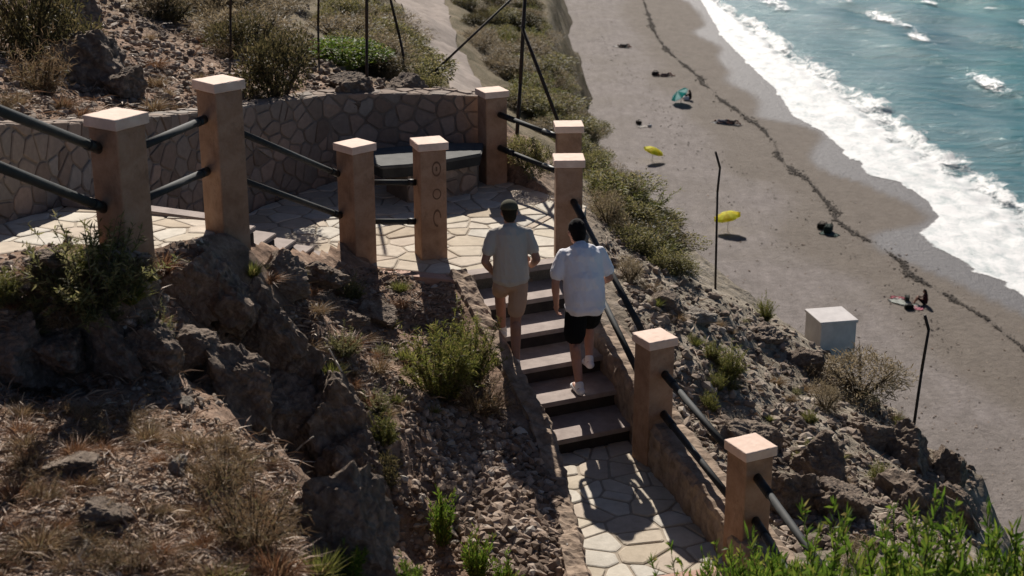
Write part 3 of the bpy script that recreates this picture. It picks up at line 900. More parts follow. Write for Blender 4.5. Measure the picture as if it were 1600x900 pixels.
# parapet on the sea side of the stairs, low kerb on the hill side
rough_strip('stone_parapet', [(0.62, 14.60), (1.00, 13.2), (1.20, 12.3), (1.73, 10.3), (2.30, 8.5)], [-5.20, -5.32, -5.50, -5.58, -5.60], [-6.4] * 5, 0.36, 1,
           'low rough stone parapet along the sea side of the steps', 'parapet', M['kerbrough'], 3.0, 0.016)
rough_strip('stone_kerb', [(0.60, 10.02), (0.45, 11.7), (0.35, 12.3), (-0.44, 14.66)], [-5.74, -5.62, -5.46, -4.84], [-6.3, -6.3, -6.1, -5.6], 0.22, 1,
           'narrow rough stone kerb sloping down the hill side of the steps', 'kerb', M['kerbrough'], 9.0, 0.022)

# ------------------------------------------------------------------ pillars and rails
def pillar(x, y, ztop, zbase, rot, label, size=0.32, marks=False):
    h = (ztop - zbase) * S
    root = empty('pillar', (x * S, y * S, CAMZ + zbase * S), math.radians(rot))
    tag(root, label, 'pillar', 'pillars of the cliff path')
    w = size * S
    bm = bmesh.new()
    bx(bm, (0, 0, (h - 0.085) / 2 - 0.15), (w * 0.86, w * 0.86, h - 0.085 + 0.3), None, 0.012)
    obj_bm('shaft', bm, M['plaster'], root)
    bm = bmesh.new()
    bx(bm, (0, 0, h - 0.0425), (w, w, 0.083), None, 0.008)
    bmesh.ops.subdivide_edges(bm, edges=[e for e in bm.edges if e.calc_length() > 0.05], cuts=9, use_grid_fill=True)
    for v in bm.verts:
        q_ = noise.fractal(Vector((v.co.x * 22 + x * 9, v.co.y * 22 + y * 9, v.co.z * 22)), 0.7, 2.2, 4)
        e_ = (abs(v.co.x) > w * .47) + (abs(v.co.y) > w * .47) + (abs(v.co.z - h + 0.0425) > 0.038)
        v.co += Vector((v.co.x, v.co.y, (v.co.z - h + .04))).normalized() * (q_ * 0.0025 - (0.010 * max(0, q_ - 0.05) if e_ > 1 else 0))
    obj_bm('cap', bm, M['cap'], root)
    if marks:
        bm = bmesh.new()
        fy = -w * 0.43 - 0.0015
        for cz, rx, rz_ in ((h - 0.29, 0.052, 0.085), (h - 0.57, 0.05, 0.062), (h - 0.84, 0.046, 0.10)):
            n = 28
            ring = []
            for r_ in (1.0, 0.74):
                ring.append([bm.verts.new((0.035 + rx * r_ * math.cos(2 * PI * i / n), fy, cz + rz_ * r_ * math.sin(2 * PI * i / n))) for i in range(n)])
            for i in range(n if rz_ < 0.09 else int(n * .8)):
                bm.faces.new((ring[0][i], ring[0][(i + 1) % n], ring[1][(i + 1) % n], ring[1][i]))
        bx(bm, (0.035, fy, h - 0.29), (0.018, 0.001, 0.05))
        o = obj_bm('painted_mark', bm, M['mark'], root)
    return root
M['mark'] = mat_plain('faded_dark_paint', (0.10, 0.055, 0.035), (0.16, 0.09, 0.055), 14, 0.9, 0.1, 40)
PIL = {}
def pil(key, px, py, y, zbase, rot, label, size=0.32, marks=False):
    """px, py: the cap's nearest top corner in the photograph; y: how far the pillar stands (near units)"""
    a = math.radians(rot)
    c = min([(sx * size / 2, sy * size / 2) for sx in (-1, 1) for sy in (-1, 1)], key=lambda q: q[0] * math.sin(a) + q[1] * math.cos(a))
    ox, oy = c[0] * math.cos(a) - c[1] * math.sin(a), c[0] * math.sin(a) + c[1] * math.cos(a)
    p = aty(px, py, y + oy)
    x, zt = p.x / S - ox, (p.z - CAMZ) / S
    PIL[key] = (x, y, zt)
    return pillar(x, y, zt, zbase, rot, label, size, marks)
pil('P1', 180, 188, 10.15, -3.62, 58, 'pillar nearest the left edge, a green bush at its foot', 0.31)
pil('P2', 334, 132, 12.25, -3.80, 46, 'tallest-standing brown pillar, second from the left edge', 0.31)
pil('P3', 550, 231, 15.0, ZA - .05, 44, 'brown pillar where the rail slopes down to the landing', 0.315)
pil('P4', 653, 226, 15.25, ZA - .05, 19, 'brown pillar with faded rings painted on it, beside the bench', 0.325, True)
pil('P5', 758, 145, 18.2, ZA, 24, 'pillar at the right end of the stone wall, far side of landing', 0.32)
pil('P6', 868, 198, 17.05, ZA - .1, 3, 'pillar at the sea corner of the landing, behind another pillar', 0.325)
pil('P7', 866, 251, 15.15, ZA - .3, 2, 'pillar at the top of the steps, in front of another pillar', 0.315)
pil('P8', 1015, 536, 12.45, ZB, 27, 'pillar on the parapet beside the walker in the white shirt', 0.295)
pil('P9', 1166, 709, 10.55, ZB, 27, 'nearest pillar, lowest on the right, green leaves at its foot', 0.29)

def rail(px0, py0, y0, px1, py1, y1, label, s0=True, s1=True, r=0.030, ln=0.22):
    p0, p1 = aty(px0, py0, y0), aty(px1, py1, y1)
    d = (p1 - p0).normalized()
    root = empty('handrail', p0)
    tag(root, label, 'handrail', 'pipe handrails between the pillars')
    L = (p1 - p0).length
    bm = bmesh.new()
    tube(bm, d * 0.002, d * (L - 0.002), r, None, 16)
    obj_bm('pipe', bm, M['metal'], root)
    if s0:
        bm = bmesh.new(); tube(bm, d * -0.03, d * ln, r + 0.007, None, 16); obj_bm('sleeve', bm, M['sleeve'], root)
    if s1:
        bm = bmesh.new(); tube(bm, d * (L - ln), d * (L + 0.03), r + 0.007, None, 16); obj_bm('sleeve', bm, M['sleeve'], root)
    return root
rail(-160, 112, 7.3, 152, 231, 10.05, 'upper dark rail running off the left edge of the picture', False, True, 0.034)
rail(-160, 198, 7.3, 160, 324, 10.05, 'lower dark rail running off the left edge of the picture', False, True, 0.034)
rail(215, 231, 10.25, 318, 187, 12.15, 'upper rail between the two leftmost pillars', False, True, 0.032)
rail(218, 314, 10.25, 322, 268, 12.15, 'lower rail between the two leftmost pillars', False, True, 0.032)
rail(368, 204, 12.4, 526, 271, 14.95, 'upper sloping rail in front of the stone wall', False, True)
rail(368, 278, 12.4, 530, 336, 14.95, 'lower sloping rail in front of the stone wall', False, True)
rail(578, 285, 15.05, 645, 285, 15.2, 'upper level rail in front of the bench', False, True, 0.030, 0.06)
rail(578, 346, 15.05, 645, 346, 15.2, 'lower level rail in front of the bench', False, True, 0.030, 0.06)
rail(783, 180, 18.05, 872, 214, 17.1, 'upper rail at the far sea side of the landing', True, True, 0.030, 0.3)
rail(783, 232, 18.05, 872, 268, 17.1, 'lower rail at the far sea side of the landing', True, True, 0.030, 0.3)
rail(893, 309, 15.1, 1014, 538, 12.55, 'upper rail beside the walker in the white shirt', True, False, 0.031, 0.5)
rail(908, 400, 15.05, 1006, 600, 12.55, 'lower rail beside the walker in the white shirt', False, False, 0.031)
rail(1037, 583, 12.38, 1146, 712, 10.65, 'upper rail between the two nearest pillars', True, False, 0.031, 0.30)
rail(1035, 645, 12.38, 1150, 790, 10.65, 'lower rail between the two nearest pillars', True, False, 0.031, 0.30)
rail(1180, 742, 10.48, 1330, 950, 8.6, 'upper rail leading from the nearest pillar into the green leaves', True, False, 0.031, 0.35)
rail(1178, 810, 10.48, 1290, 990, 8.6, 'lower rail leading from the nearest pillar into the green leaves', True, False, 0.031, 0.35)

# ------------------------------------------------------------------ stone bench
root = empty('stone_bench', N(-1.2, 17.3, ZA))
tag(root, 'grey slab bench on a field-stone base against the curved wall', 'bench')
off = -Vector(root.location)
front = [(-1.50, 17.02), (-1.2, 17.10), (-0.86, 17.27), (-0.36, 17.62)]
back = [(-0.34, 18.16), (-1.0, 18.12), (-1.65, 17.85), (-1.9, 17.62)]
bm = bmesh.new()
prism(bm, ccw([n2(p) for p in front + back]), CAMZ + (ZA + 0.47) * S, CAMZ + (ZA + 0.51) * S)
bmesh.ops.bevel(bm, geom=bm.edges[:], offset=0.012, segments=2, affect='EDGES')
for v in bm.verts: v.co += off
obj_bm('seat', bm, M['bench'], root)
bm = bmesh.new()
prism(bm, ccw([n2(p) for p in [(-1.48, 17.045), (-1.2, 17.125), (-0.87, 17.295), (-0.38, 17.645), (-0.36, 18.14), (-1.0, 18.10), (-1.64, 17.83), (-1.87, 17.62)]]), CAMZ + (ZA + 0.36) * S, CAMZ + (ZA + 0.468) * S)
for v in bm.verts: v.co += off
obj_bm('seat_shaded_edge', bm, M['bench_dark'], root)  # front edge of the slab, its shade painted in as a darker layer
bm = bmesh.new()
fr = [(-1.22, 17.26), (-0.88, 17.40), (-0.42, 17.72)]
prism(bm, ccw([n2(p) for p in fr + [(-0.40, 18.06), (-1.0, 18.04), (-1.5, 17.75)]]), CAMZ + (ZA - .1) * S, CAMZ + (ZA + 0.357) * S)
for a_, b_ in zip(fr[:-1], fr[1:]):
    A2, B2 = Vector(n2(a_)), Vector(n2(b_))
    d = (B2 - A2).normalized(); nr = Vector((d.y, -d.x))
    LL = (B2 - A2).length
    stone_faces(bm, [(0, 0), (LL, 0), (LL, 0.37), (0, 0.37)], 0.22, 0.03, 71 + int(a_[0] * 10), (lambda A2, d, nr: lambda u, v, h: Vector((*(A2 + d * u + nr * h), CAMZ + ZA * S + v)))(A2, d, nr), 0.03, 1)
for v in bm.verts: v.co += off
bmesh.ops.recalc_face_normals(bm, faces=bm.faces[:])
obj_bm('base', bm, [M['mortar'], M['wallstone']], root)

# ------------------------------------------------------------------ white block down the slope
p = hit(1300, 545)
pb = aty(1299, 491, 18.0)
bm = bmesh.new()
bx(bm, (0, 0, -0.36), (0.50, 0.52, 0.72), None, 0.012)
bx(bm, (0, 0, 0.02), (0.53, 0.55, 0.04), None, 0.008)
o = obj_bm('concrete_block', bm, M['white'])
o.location = (pb.x, pb.y, pb.z - 0.04); o.rotation_euler = (0, 0, math.radians(12))
tag(o, 'white cube-shaped block standing on the slope behind an olive shrub', 'block')

# ------------------------------------------------------------------ iron fence posts
def post(pts, label, r=0.022, brace=None, name='fence_post'):
    """pts: foot to head, world points"""
    root = empty(name, pts[0])
    tag(root, label, 'fence post', 'old iron fence posts')
    o0 = Vector(pts[0])
    bm = bmesh.new()
    for a_, b_ in zip(pts[:-1], pts[1:]):
        tube(bm, Vector(a_) - o0, Vector(b_) - o0, r, r * .92, 8)
    obj_bm('upright', bm, M['iron'], root)
    if brace:
        bm = bmesh.new()
        tube(bm, Vector(brace[0]) - o0, Vector(brace[1]) - o0, r * .9, None, 8)
        obj_bm('brace', bm, M['iron'], root)
    return root
def footed(px, py, y=None):
    p = hit(px, py)
    return p - Vector((0, 0, 0.12))
f = footed(1118, 452); yy = f.y / S
post([f, aty(1121, 300, yy), aty(1125, 262, yy), aty(1118, 237, yy - .1)], 'thin rusty post with a bent top on the slope below the walkers', 0.016)
f = aty(1428, 648, 15.6); yy = 15.6; f.z = min(f.z, ground(f.x, f.y) - .1)
post([f, aty(1440, 580, yy), aty(1451, 515, yy), aty(1445, 492, yy)], 'short leaning rusty post with a knobbly top beside an olive shrub', 0.019)
f = hit(808, 285)
f = aty(807, 300, 19.3); yy = 19.3
f.z = ground(f.x, f.y) - .1
post([f, aty(813, 130, yy), aty(820, 0, yy), aty(822, -60, yy)], 'tall dark post with a slanting brace rising behind the landing', 0.027, (aty(815, 40, yy), aty(872, 190, yy - .4)))
f = footed(573, 150); yy = f.y / S
post([f, aty(573, 60, yy), aty(573, -70, yy)], 'upright dark post standing in the dark rocks above the wall', 0.022)
f = footed(642, 135); yy = f.y / S
post([f, aty(625, 60, yy), aty(598, -50, yy)], 'left-leaning dark post with a brace slanting up to the right', 0.022, (f, aty(810, -12, yy + .6)))
f = footed(498, 95); yy = f.y / S
post([f, aty(497, 40, yy), aty(499, -60, yy)], 'thin dark post beside the big dark shrub above the wall', 0.018)
f = footed(360, 90); yy = f.y / S
post([f, aty(360, 30, yy), aty(361, -60, yy)], 'thin faint post on the brown slope above the tall pillar', 0.018)

# ------------------------------------------------------------------ dirt road far below
RD = [(762, 205), (752, 180), (736, 150), (712, 110), (690, 75), (672, 40), (658, 10), (645, -30), (640, -60)]
RW = [22, 26, 32, 36, 39, 40, 41, 43, 45]
rc = [hit(px, py) for px, py in RD]
rv, rf = [], []
nseg = 160
for j in range(nseg + 1):
    f_ = j / nseg * (len(rc) - 1); k = min(int(f_), len(rc) - 2)
    c = rc[k].lerp(rc[k + 1], f_ - k)
    wpx = RW[k] + (RW[k + 1] - RW[k]) * (f_ - k)
    w = wpx * c.y / FPX * 1.06
    w *= 1 + 0.14 * noise.noise(Vector((c.y * .3, 0, 0)))
    for i in range(13):
        x = c.x + (i / 12 - .5) * 2 * w
        rut = -0.06 * (math.cos((i / 12) * PI * 6) > 0.4)
        rv.append((x, c.y, ground(x, c.y) + 0.14 + rut * 0.5))
for j in range(nseg):
    for i in range(12):
        q0 = j * 13 + i
        rf.append((q0, q0 + 1, q0 + 14, q0 + 13))
structure(link('dirt_road', mesh_np('dirt_road', rv, rf, [M['road']], None, True)))
#PART2
# ------------------------------------------------------------------ foliage builders
UPV = np.array([0, 0, 1.0])
def blades(base, dirs, L, W, droop, rg, wide=0.5):
    n = len(base)
    d = dirs / np.linalg.norm(dirs, axis=1, keepdims=True)
    r = rg.normal(size=(n, 3))
    sidev = np.cross(d, r); sidev /= np.linalg.norm(sidev, axis=1, keepdims=True) + 1e-9
    V = np.zeros((n, 6, 3))
    for k, (t, w) in enumerate(((0.0, 0.45), (wide, 1.0), (1.0, 0.08))):
        c = base + d * (L * t)[:, None]
        c[:, 2] -= droop * L * t * t
        V[:, 2 * k] = c - sidev * (W * w * 0.5)[:, None]
        V[:, 2 * k + 1] = c + sidev * (W * w * 0.5)[:, None]
    o = (np.arange(n) * 6)[:, None]
    F = np.concatenate([o + np.array([[0, 1, 3, 2]]), o + np.array([[2, 3, 5, 4]])], 0)
    return V.reshape(-1, 3), F
def cat_mesh(name, parts, mats):
    Vs, Fs, o = [], [], 0
    for V, F in parts:
        Vs.append(V); Fs.append(F + o); o += len(V)
    return mesh_np(name, np.concatenate(Vs), np.concatenate(Fs), mats)
def unit(v): return v / np.linalg.norm(v, axis=-1, keepdims=True)
def make_broom(seed, nst, per, leafL, leafW, mat, spread=0.75, stemr=0.05, curve=0.25, up=0.55):
    rg = np.random.default_rng(seed)
    B, D, T = [], [], []
    sb, sdv, sl, sw = [], [], [], []
    for s in range(nst):
        az = rg.uniform(0, 2 * PI); lean = spread * rg.uniform(0.05, 1.0) ** 0.8
        h = rg.uniform(0.55, 1.0) * (1.05 - 0.45 * (lean / spread) ** 2)
        b0 = np.array([math.cos(az), math.sin(az), 0]) * rg.uniform(0, 0.16)
        d0 = np.array([math.cos(az) * lean, math.sin(az) * lean, 1.0]); d0 /= np.linalg.norm(d0)
        wob = rg.normal(size=3) * 0.10
        t = rg.uniform(0.12, 1.0, per)
        P = b0 + d0 * (h * t)[:, None] + wob * (t ** 2)[:, None]
        P[:, 2] -= curve * lean * h * t ** 2
        B.append(P)
        dd = unit(d0 * up + unit(rg.normal(size=(per, 3))) * 0.62)
        D.append(dd); T.append(np.full(per, 1.0))
        for k in range(4):
            ta, tb = k / 4, (k + 1) / 4
            pa = b0 + d0 * h * ta + wob * ta ** 2; pa[2] -= curve * lean * h * ta ** 2
            pb = b0 + d0 * h * tb + wob * tb ** 2; pb[2] -= curve * lean * h * tb ** 2
            sb.append(pa); sdv.append(pb - pa); sl.append(np.linalg.norm(pb - pa)); sw.append(0.022 * (1.1 - ta))
    B = np.concatenate(B); D = np.concatenate(D)
    n = len(B)
    fol = cat_mesh('foliage', [blades(B, D, rg.uniform(0.6, 1.25, n) * leafL, rg.uniform(0.7, 1.2, n) * leafW, 0.1, rg)], [mat])
    ste = cat_mesh('stems', [blades(np.array(sb), np.array(sdv), np.array(sl) * 1.05, np.array(sw), 0.0, rg), blades(np.array(sb), np.array(sdv), np.array(sl) * 1.05, np.array(sw), 0.0, rg)], [M['stem']])
    return fol, ste
def make_bush(seed, n, leafL, leafW, mat, lobes=9, flat=0.8):
    rg = np.random.default_rng(seed)
    C = [(0, 0, 0.42, 0.42)]
    for k in range(lobes):
        az = rg.uniform(0, 2 * PI); rr = rg.uniform(0.2, 0.52)
        C.append((math.cos(az) * rr, math.sin(az) * rr, rg.uniform(0.18, 0.72) * (1 - rr * .6), rg.uniform(0.16, 0.30)))
    w = np.array([c[3] ** 2 for c in C]); w /= w.sum()
    k = rg.choice(len(C), n, p=w)
    Cn = np.array(C)[k]
    u = unit(rg.normal(size=(n, 3)))
    rad = Cn[:, 3] * rg.uniform(0.35, 1.08, n) ** 0.6
    P = Cn[:, :3] + u * rad[:, None] * np.array([1, 1, flat])
    P += rg.normal(size=(n, 3)) * 0.02
    keep = P[:, 2] > 0.0
    P, u = P[keep], u[keep]; n = len(P)
    D = unit(u * 0.7 + unit(rg.normal(size=(n, 3))) * 0.8 + UPV * 0.35)
    fol = cat_mesh('foliage', [blades(P, D, rg.uniform(0.6, 1.3, n) * leafL, rg.uniform(0.7, 1.2, n) * leafW, 0.05, rg)], [mat])
    m = 26
    az = rg.uniform(0, 2 * PI, m)
    sd_ = np.stack([np.cos(az) * 0.6, np.sin(az) * 0.6, np.full(m, 0.9)], 1)
    L = rg.uniform(0.5, 0.9, m)
    ste = cat_mesh('stems', [blades(np.zeros((m, 3)), sd_, L, np.full(m, 0.03), 0.05, rg), blades(np.zeros((m, 3)), sd_, L, np.full(m, 0.03), 0.05, rg)], [M['stem']])
    return fol, ste
def make_tuft(seed, n, mat, spread=0.9, droop=0.5, w=0.012, r=0.12):
    rg = np.random.default_rng(seed)
    az = rg.uniform(0, 2 * PI, n)
    rr = np.sqrt(rg.uniform(0, 1, n)) * r
    b = np.stack([np.cos(az) * rr, np.sin(az) * rr, np.full(n, -0.03)], 1)
    az2 = az + rg.normal(size=n) * 0.7
    le = rg.uniform(0.05, spread, n)
    d = np.stack([np.cos(az2) * le, np.sin(az2) * le, np.ones(n)], 1)
    return cat_mesh('grass_tuft', [blades(b, d, rg.uniform(0.45, 1.1, n), rg.uniform(0.6, 1.3, n) * w, droop, rg, 0.4)], [mat])

PROTO = {
    'broom': [make_broom(s, 74, 85, 0.085, 0.010, M['broom']) for s in (1, 2, 3)],
    'herb': [make_broom(s, 80, 60, 0.075, 0.015, M['greyherb'], 1.0) for s in (4, 5)],
    'drybush': [make_broom(s, 90, 34, 0.12, 0.007, M['straw'], 1.3, 0.05, 0.3, 0.35) for s in (6, 7)],
    'fresh': [make_broom(s, 30, 46, 0.15, 0.030, M['fresh'], 0.55, 0.05, 0.2, 0.75) for s in (8, 9, 10)],
    'thick': [make_broom(s, 64, 90, 0.075, 0.015, M['fresh'], 0.62, 0.05, 0.2, 0.55) for s in (31, 32, 33)],
    'olive': [make_bush(s, 5200, 0.055, 0.020, M['olive']) for s in (11, 12, 13)],
    'dark': [make_bush(s, 4200, 0.06, 0.02, M['darkleaf'], 10) for s in (14, 15)],
    'brown': [make_bush(s, 3600, 0.075, 0.012, M['brownleaf'], 8) for s in (16, 17)],
    'lime': [make_bush(s, 5200, 0.06, 0.022, M['fresh'], 8) for s in (18, 19)],
    'straw': [make_tuft(s, 320, M['straw']) for s in (21, 22)],
    'rust': [make_tuft(s, 300, M['rust'], 1.1) for s in (23, 24)],
    'greentuft': [make_tuft(s, 260, M['broom'], 0.8, 0.4, 0.02) for s in (25, 26)],
}
CATN = {'broom': 'shrub', 'herb': 'shrub', 'drybush': 'dry_bush', 'fresh': 'leafy_plant', 'thick': 'leafy_plant', 'olive': 'shrub', 'dark': 'shrub', 'brown': 'dry_bush', 'lime': 'shrub', 'straw': 'grass_tuft', 'rust': 'grass_tuft', 'greentuft': 'grass_tuft'}
def plant(kind, p, h, wide, label, group=None, variant=None, sink=0.03):
    ms = PROTO[kind]
    m = ms[random.randrange(len(ms)) if variant is None else variant % len(ms)]
    nm = CATN[kind]
    if isinstance(m, tuple):
        o = empty(nm, (p[0], p[1], p[2] - sink), random.uniform(0, 2 * PI))
        for part, me in zip(('foliage', 'stems'), m):
            link(part, me, o)
    else:
        o = link(nm, m)
        o.location = (p[0], p[1], p[2] - sink * .5); o.rotation_euler = (0, 0, random.uniform(0, 2 * PI))
    o.scale = (h * wide, h * wide, h)
    tag(o, label, {'shrub': 'shrub', 'dry_bush': 'dry bush', 'leafy_plant': 'plant', 'grass_tuft': 'grass tuft'}[nm], group)
    return o

# plants one can point to: kind, px, py of the foot, height in metres, width factor, label
NEARP = [
 ('herb',152,488,0.80,1.05,'grey-green bush at the foot of the leftmost pillar'),
 ('broom',150,425,0.34,1.2,'small bright green clump on top of the grey-green bush, left pillar'),
 ('rust',252,425,0.46,0.9,'rusty grass tuft between the two leftmost pillars'),
 ('straw',228,420,0.28,0.9,'straw grass tuft just right of the leftmost pillar'),
 ('broom',5,470,0.30,1.1,'green bush cut off by the left edge, level with the path'),
 ('straw',70,440,0.26,1.3,'straw tuft by the flat slabs left of the grey-green bush'),
 ('greentuft',300,425,0.24,1.3,'olive tuft on the rock between the two left pillars, right of the rusty tuft'),
 ('rust',420,440,0.26,1.3,'rusty tuft on the brown ledge below the sloping rail'),
 ('straw',470,430,0.22,1.3,'straw tuft on the brown ledge left of the middle pillars'),
 ('straw',45,520,0.36,1.2,'pale dry tuft on the rock face near the left edge'),
 ('broom',690,622,0.90,0.85,'tall green broom shrub beside the stairs, its left half'),
 ('broom',735,600,0.74,0.85,'tall green broom shrub beside the stairs, its right half'),
 ('drybush',752,645,0.62,0.85,'brown dry bush pressed against the kerb of the stairs'),
 ('broom',600,690,0.30,1.1,'yellow-green clump on the earth left of the rubble slope'),
 ('dark',592,775,0.50,0.7,'dark bush hanging below the yellow-green clump'),
 ('fresh',690,850,0.50,0.62,'bright green leafy plant at the foot of the rubble slope'),
 ('fresh',745,905,0.46,0.7,'bright green leafy plant at the bottom edge near the landing'),
 ('fresh',790,925,0.34,0.8,'low green sprig at the bottom edge beside the lower landing'),
 ('fresh',548,905,0.24,1.0,'small green sprig at the bottom edge below the dark rock'),
 ('fresh',640,918,0.22,1.0,'yellow-green sprig at the bottom edge, between the dark rock and rubble'),
 ('greentuft',500,905,0.34,0.9,'green tuft at the bottom edge beside the big dry bush'),
 ('greentuft',395,430,0.26,1.0,'yellow-green tuft at the foot of the tall pillar'),
 ('greentuft',625,455,0.24,1.1,'yellowish tuft in front of the edge between the two middle pillars'),
 ('rust',545,545,0.36,1.2,'rust-brown tuft on the earth below the middle pillars'),
 ('greentuft',515,590,0.28,1.2,'greenish tuft beside the bleached stick'),
 ('straw',480,550,0.30,1.2,'pale tuft at the top of the dark rock face'),
 ('straw',590,580,0.34,1.2,'straw tuft left of the tall broom shrub'),
 ('rust',118,715,0.28,1.2,'rust-red grass patch on the foreground slope'),
 ('rust',150,700,0.24,1.2,'rust-red tuft behind the red grass patch in the foreground'),
 ('drybush',395,850,0.62,0.8,'big dry brown bush in the foreground beside the dark gully'),
 ('drybush',350,760,0.46,0.9,'dry twiggy bush in the foreground above the larger one'),
 ('rust',430,905,0.48,0.9,'tall brown grass at the bottom edge below the big dry bush'),
 ('straw',330,910,0.30,1.2,'pale grass at the bottom edge, left of the tall brown grass'),
 ('greentuft',355,915,0.22,1.2,'short green grass at the bottom edge in the dry foreground'),
 ('straw',60,860,0.30,1.4,'straw tuft in the bottom left corner'),
 ('rust',20,780,0.26,1.4,'brown tuft at the left edge of the foreground'),
 ('straw',230,690,0.26,1.3,'straw tuft at the rim of the dark hollow'),
 ('straw',300,700,0.26,1.3,'pale twiggy tuft right of the dark hollow'),
 ('drybush',95,505,0.36,0.9,'dry bush hanging over the rock face on the left'),
 ('greentuft',205,470,0.26,1.2,'green tuft on the lip of the rock below the leftmost pillar'),
 ('broom',1140,592,0.42,0.9,'yellow-green bush on the slope right of the white-shirted walker'),
 ('broom',1112,560,0.26,1.0,'small dull bush left of the yellow-green bush on the slope'),
 ('broom',1110,640,0.24,0.9,'little green bush below the yellow-green bush on the slope'),
 ('brown',1345,622,0.80,1.35,'wide brown-green shrub in front of the white block'),
 ('olive',1398,634,0.82,1.15,'olive shrub beside the short leaning post'),
 ('broom',1395,600,0.62,0.9,'yellowish crown rising behind the olive shrub by the short post'),
 ('fresh',1362,545,0.40,0.5,'spiky upright plant just right of the white block'),
 ('brown',1290,640,0.42,0.9,'grey-brown bush below the white block'),
 ('broom',1265,660,0.20,1.0,'small yellow-green tussock below the grey-brown bush'),
 ('broom',1195,500,0.36,0.8,'green bush at the top of the rocky slope left of the white block'),
 ('broom',1372,752,0.26,1.0,'yellow-green tussock among the dark rocks on the right'),
 ('greentuft',1400,665,0.20,1.2,'flat yellowish tussock under the short leaning post'),
 ('brown',1345,880,0.34,0.9,'brown bush above the green leaves at the lower right'),
 ('brown',950,352,0.62,0.75,'grey-brown bush right of the pillar at the top of the steps'),
 ('brown',985,440,0.40,0.9,'dry bush on the slope beyond the upper rail'),
 ('dark',440,165,1.25,0.72,'big dark shrub above the wall beside the tall pillar'),
 ('dark',395,95,1.0,0.9,'dark brown-green shrub behind the big dark shrub'),
 ('dark',55,95,1.5,0.7,'dark shrub with bare branches in the top left corner'),
 ('drybush',60,140,0.8,0.9,'bare grey branches in front of the top left dark shrub'),
 ('brown',250,25,0.9,1.1,'brown shrub at the top edge left of the tall pillar'),
 ('dark',275,35,0.5,1.2,'dark low shrub at the top edge, left of centre slope'),
 ('brown',375,30,1.0,1.1,'olive-brown shrub at the top edge above the tall pillar'),
 ('lime',535,98,0.55,2.2,'bright green bush catching the sun behind the dark rocks'),
 ('olive',600,105,0.65,1.3,'olive bush right of the bright green bush'),
 ('olive',632,118,0.5,1.3,'olive bush between the bright green bush and the dirt road'),
 ('olive',665,150,0.5,1.2,'olive bush just above the right end of the stone wall'),
 ('olive',820,265,0.60,0.9,'green bush behind the rail at the sea side of the landing'),
 ('olive',570,70,0.9,1.6,'dark green shrub behind the bright green bush'),
]
for k, px, py, h, w, lab in NEARP:
    q = hit(px, py)
    if q.z < 2 and q.y > 60: continue
    plant(k, q, h, w, lab)
# green leaves close to the camera in the lower right corner
for i, (px, py, y, w) in enumerate([(1118,845,8.3,.30),(1150,872,8.0,.34),(1185,850,7.9,.30),(1205,818,8.6,.24),(1235,862,7.7,.4),(1270,850,7.6,.36),(1300,835,7.8,.34),(1335,862,7.4,.4),(1370,872,7.2,.42),(1405,838,7.6,.36),(1440,832,7.5,.36),(1470,848,7.3,.4),(1500,838,7.4,.36),(1530,846,7.3,.4),(1560,826,7.5,.36),(1590,832,7.4,.38),(1625,826,7.4,.4),
        (1130,885,7.2,.42),(1200,888,7.0,.44),(1260,885,6.9,.44),(1320,890,6.8,.44),(1400,880,6.7,.44),(1460,884,6.7,.44),(1520,878,6.7,.44),(1580,872,6.7,.44),(1090,905,7.6,.4),(1300,868,7.2,.4),(1545,862,7.0,.4),(1425,862,7.1,.4),(1480,872,7.0,.4)]):
    tp_ = aty(px, py + random.uniform(-22, 10), y)
    z = max(ground(tp_.x, tp_.y), tp_.z - 1.5)
    kk = 'thick' if i % 3 == 1 else 'lime'
    plant(kk, (tp_.x, tp_.y, z), (tp_.z - z) / 0.97 * (1.02 if kk == 'lime' else 1.10), w * (1.7 if kk == 'lime' else 1.35), ('rounded green bush' if kk == 'lime' else 'upright green leafy plant') + ' in the dense thicket at the lower right corner', 'green plants in the lower right corner', i)

def in_px(poly, n, minstep=0):
    xs = [p[0] for p in poly]; ys = [p[1] for p in poly]
    out = []
    while len(out) < n:
        a, b = random.uniform(min(xs), max(xs)), random.uniform(min(ys), max(ys))
        if inside(np.array([a]), np.array([b]), poly)[0]: out.append((a, b))
    return out
def far_fill(poly, n, kinds, h0, h1, label, group):
    for px, py in in_px(poly, n):
        q = hit(px, py)
        if q.z < 3 or abs(px - np.interp(py, [0, 40, 75, 110, 150, 205], [652, 672, 690, 712, 736, 762])) < 62: continue
        k = random.choice(kinds)
        sc_ = min(1.0 + q.y / 45.0, 2.6)
        plant(k, q, random.uniform(h0, h1) * sc_, random.uniform(1.2, 2.1), label[k], group, None, 0.08)
LBL = {'olive': 'olive-green shrub, one of the many on {}', 'dark': 'dark green shrub, one of the many on {}', 'brown': 'brownish dry shrub, one of the many on {}', 'broom': 'yellow-green shrub, one of the many on {}'}
def lb(where): return {k: v.format(where) for k, v in LBL.items()}
far_fill([(826,70),(856,132),(902,205),(958,285),(1025,385),(1045,420),(1080,455),(1050,430),(990,385),(930,310),(905,262),(850,215),(815,160)], 74, ['olive', 'olive', 'olive', 'dark', 'brown', 'brown', 'broom', 'broom'], 0.20, 0.44, lb('the slope above the beach'), 'shrubs on the slope above the beach')
far_fill([(500,0),(615,0),(640,40),(690,120),(735,150),(690,150),(560,110),(505,60)], 40, ['olive', 'brown', 'brown', 'olive', 'dark'], 0.28, 0.55, lb('the hillside left of the dirt road'), 'shrubs left of the dirt road')
far_fill([(700,0),(825,0),(845,90),(870,170),(840,200),(800,180),(770,130),(720,60)], 70, ['olive', 'brown', 'brown', 'brown', 'dark', 'broom'], 0.28, 0.55, lb('the slope right of the dirt road'), 'shrubs right of the dirt road')
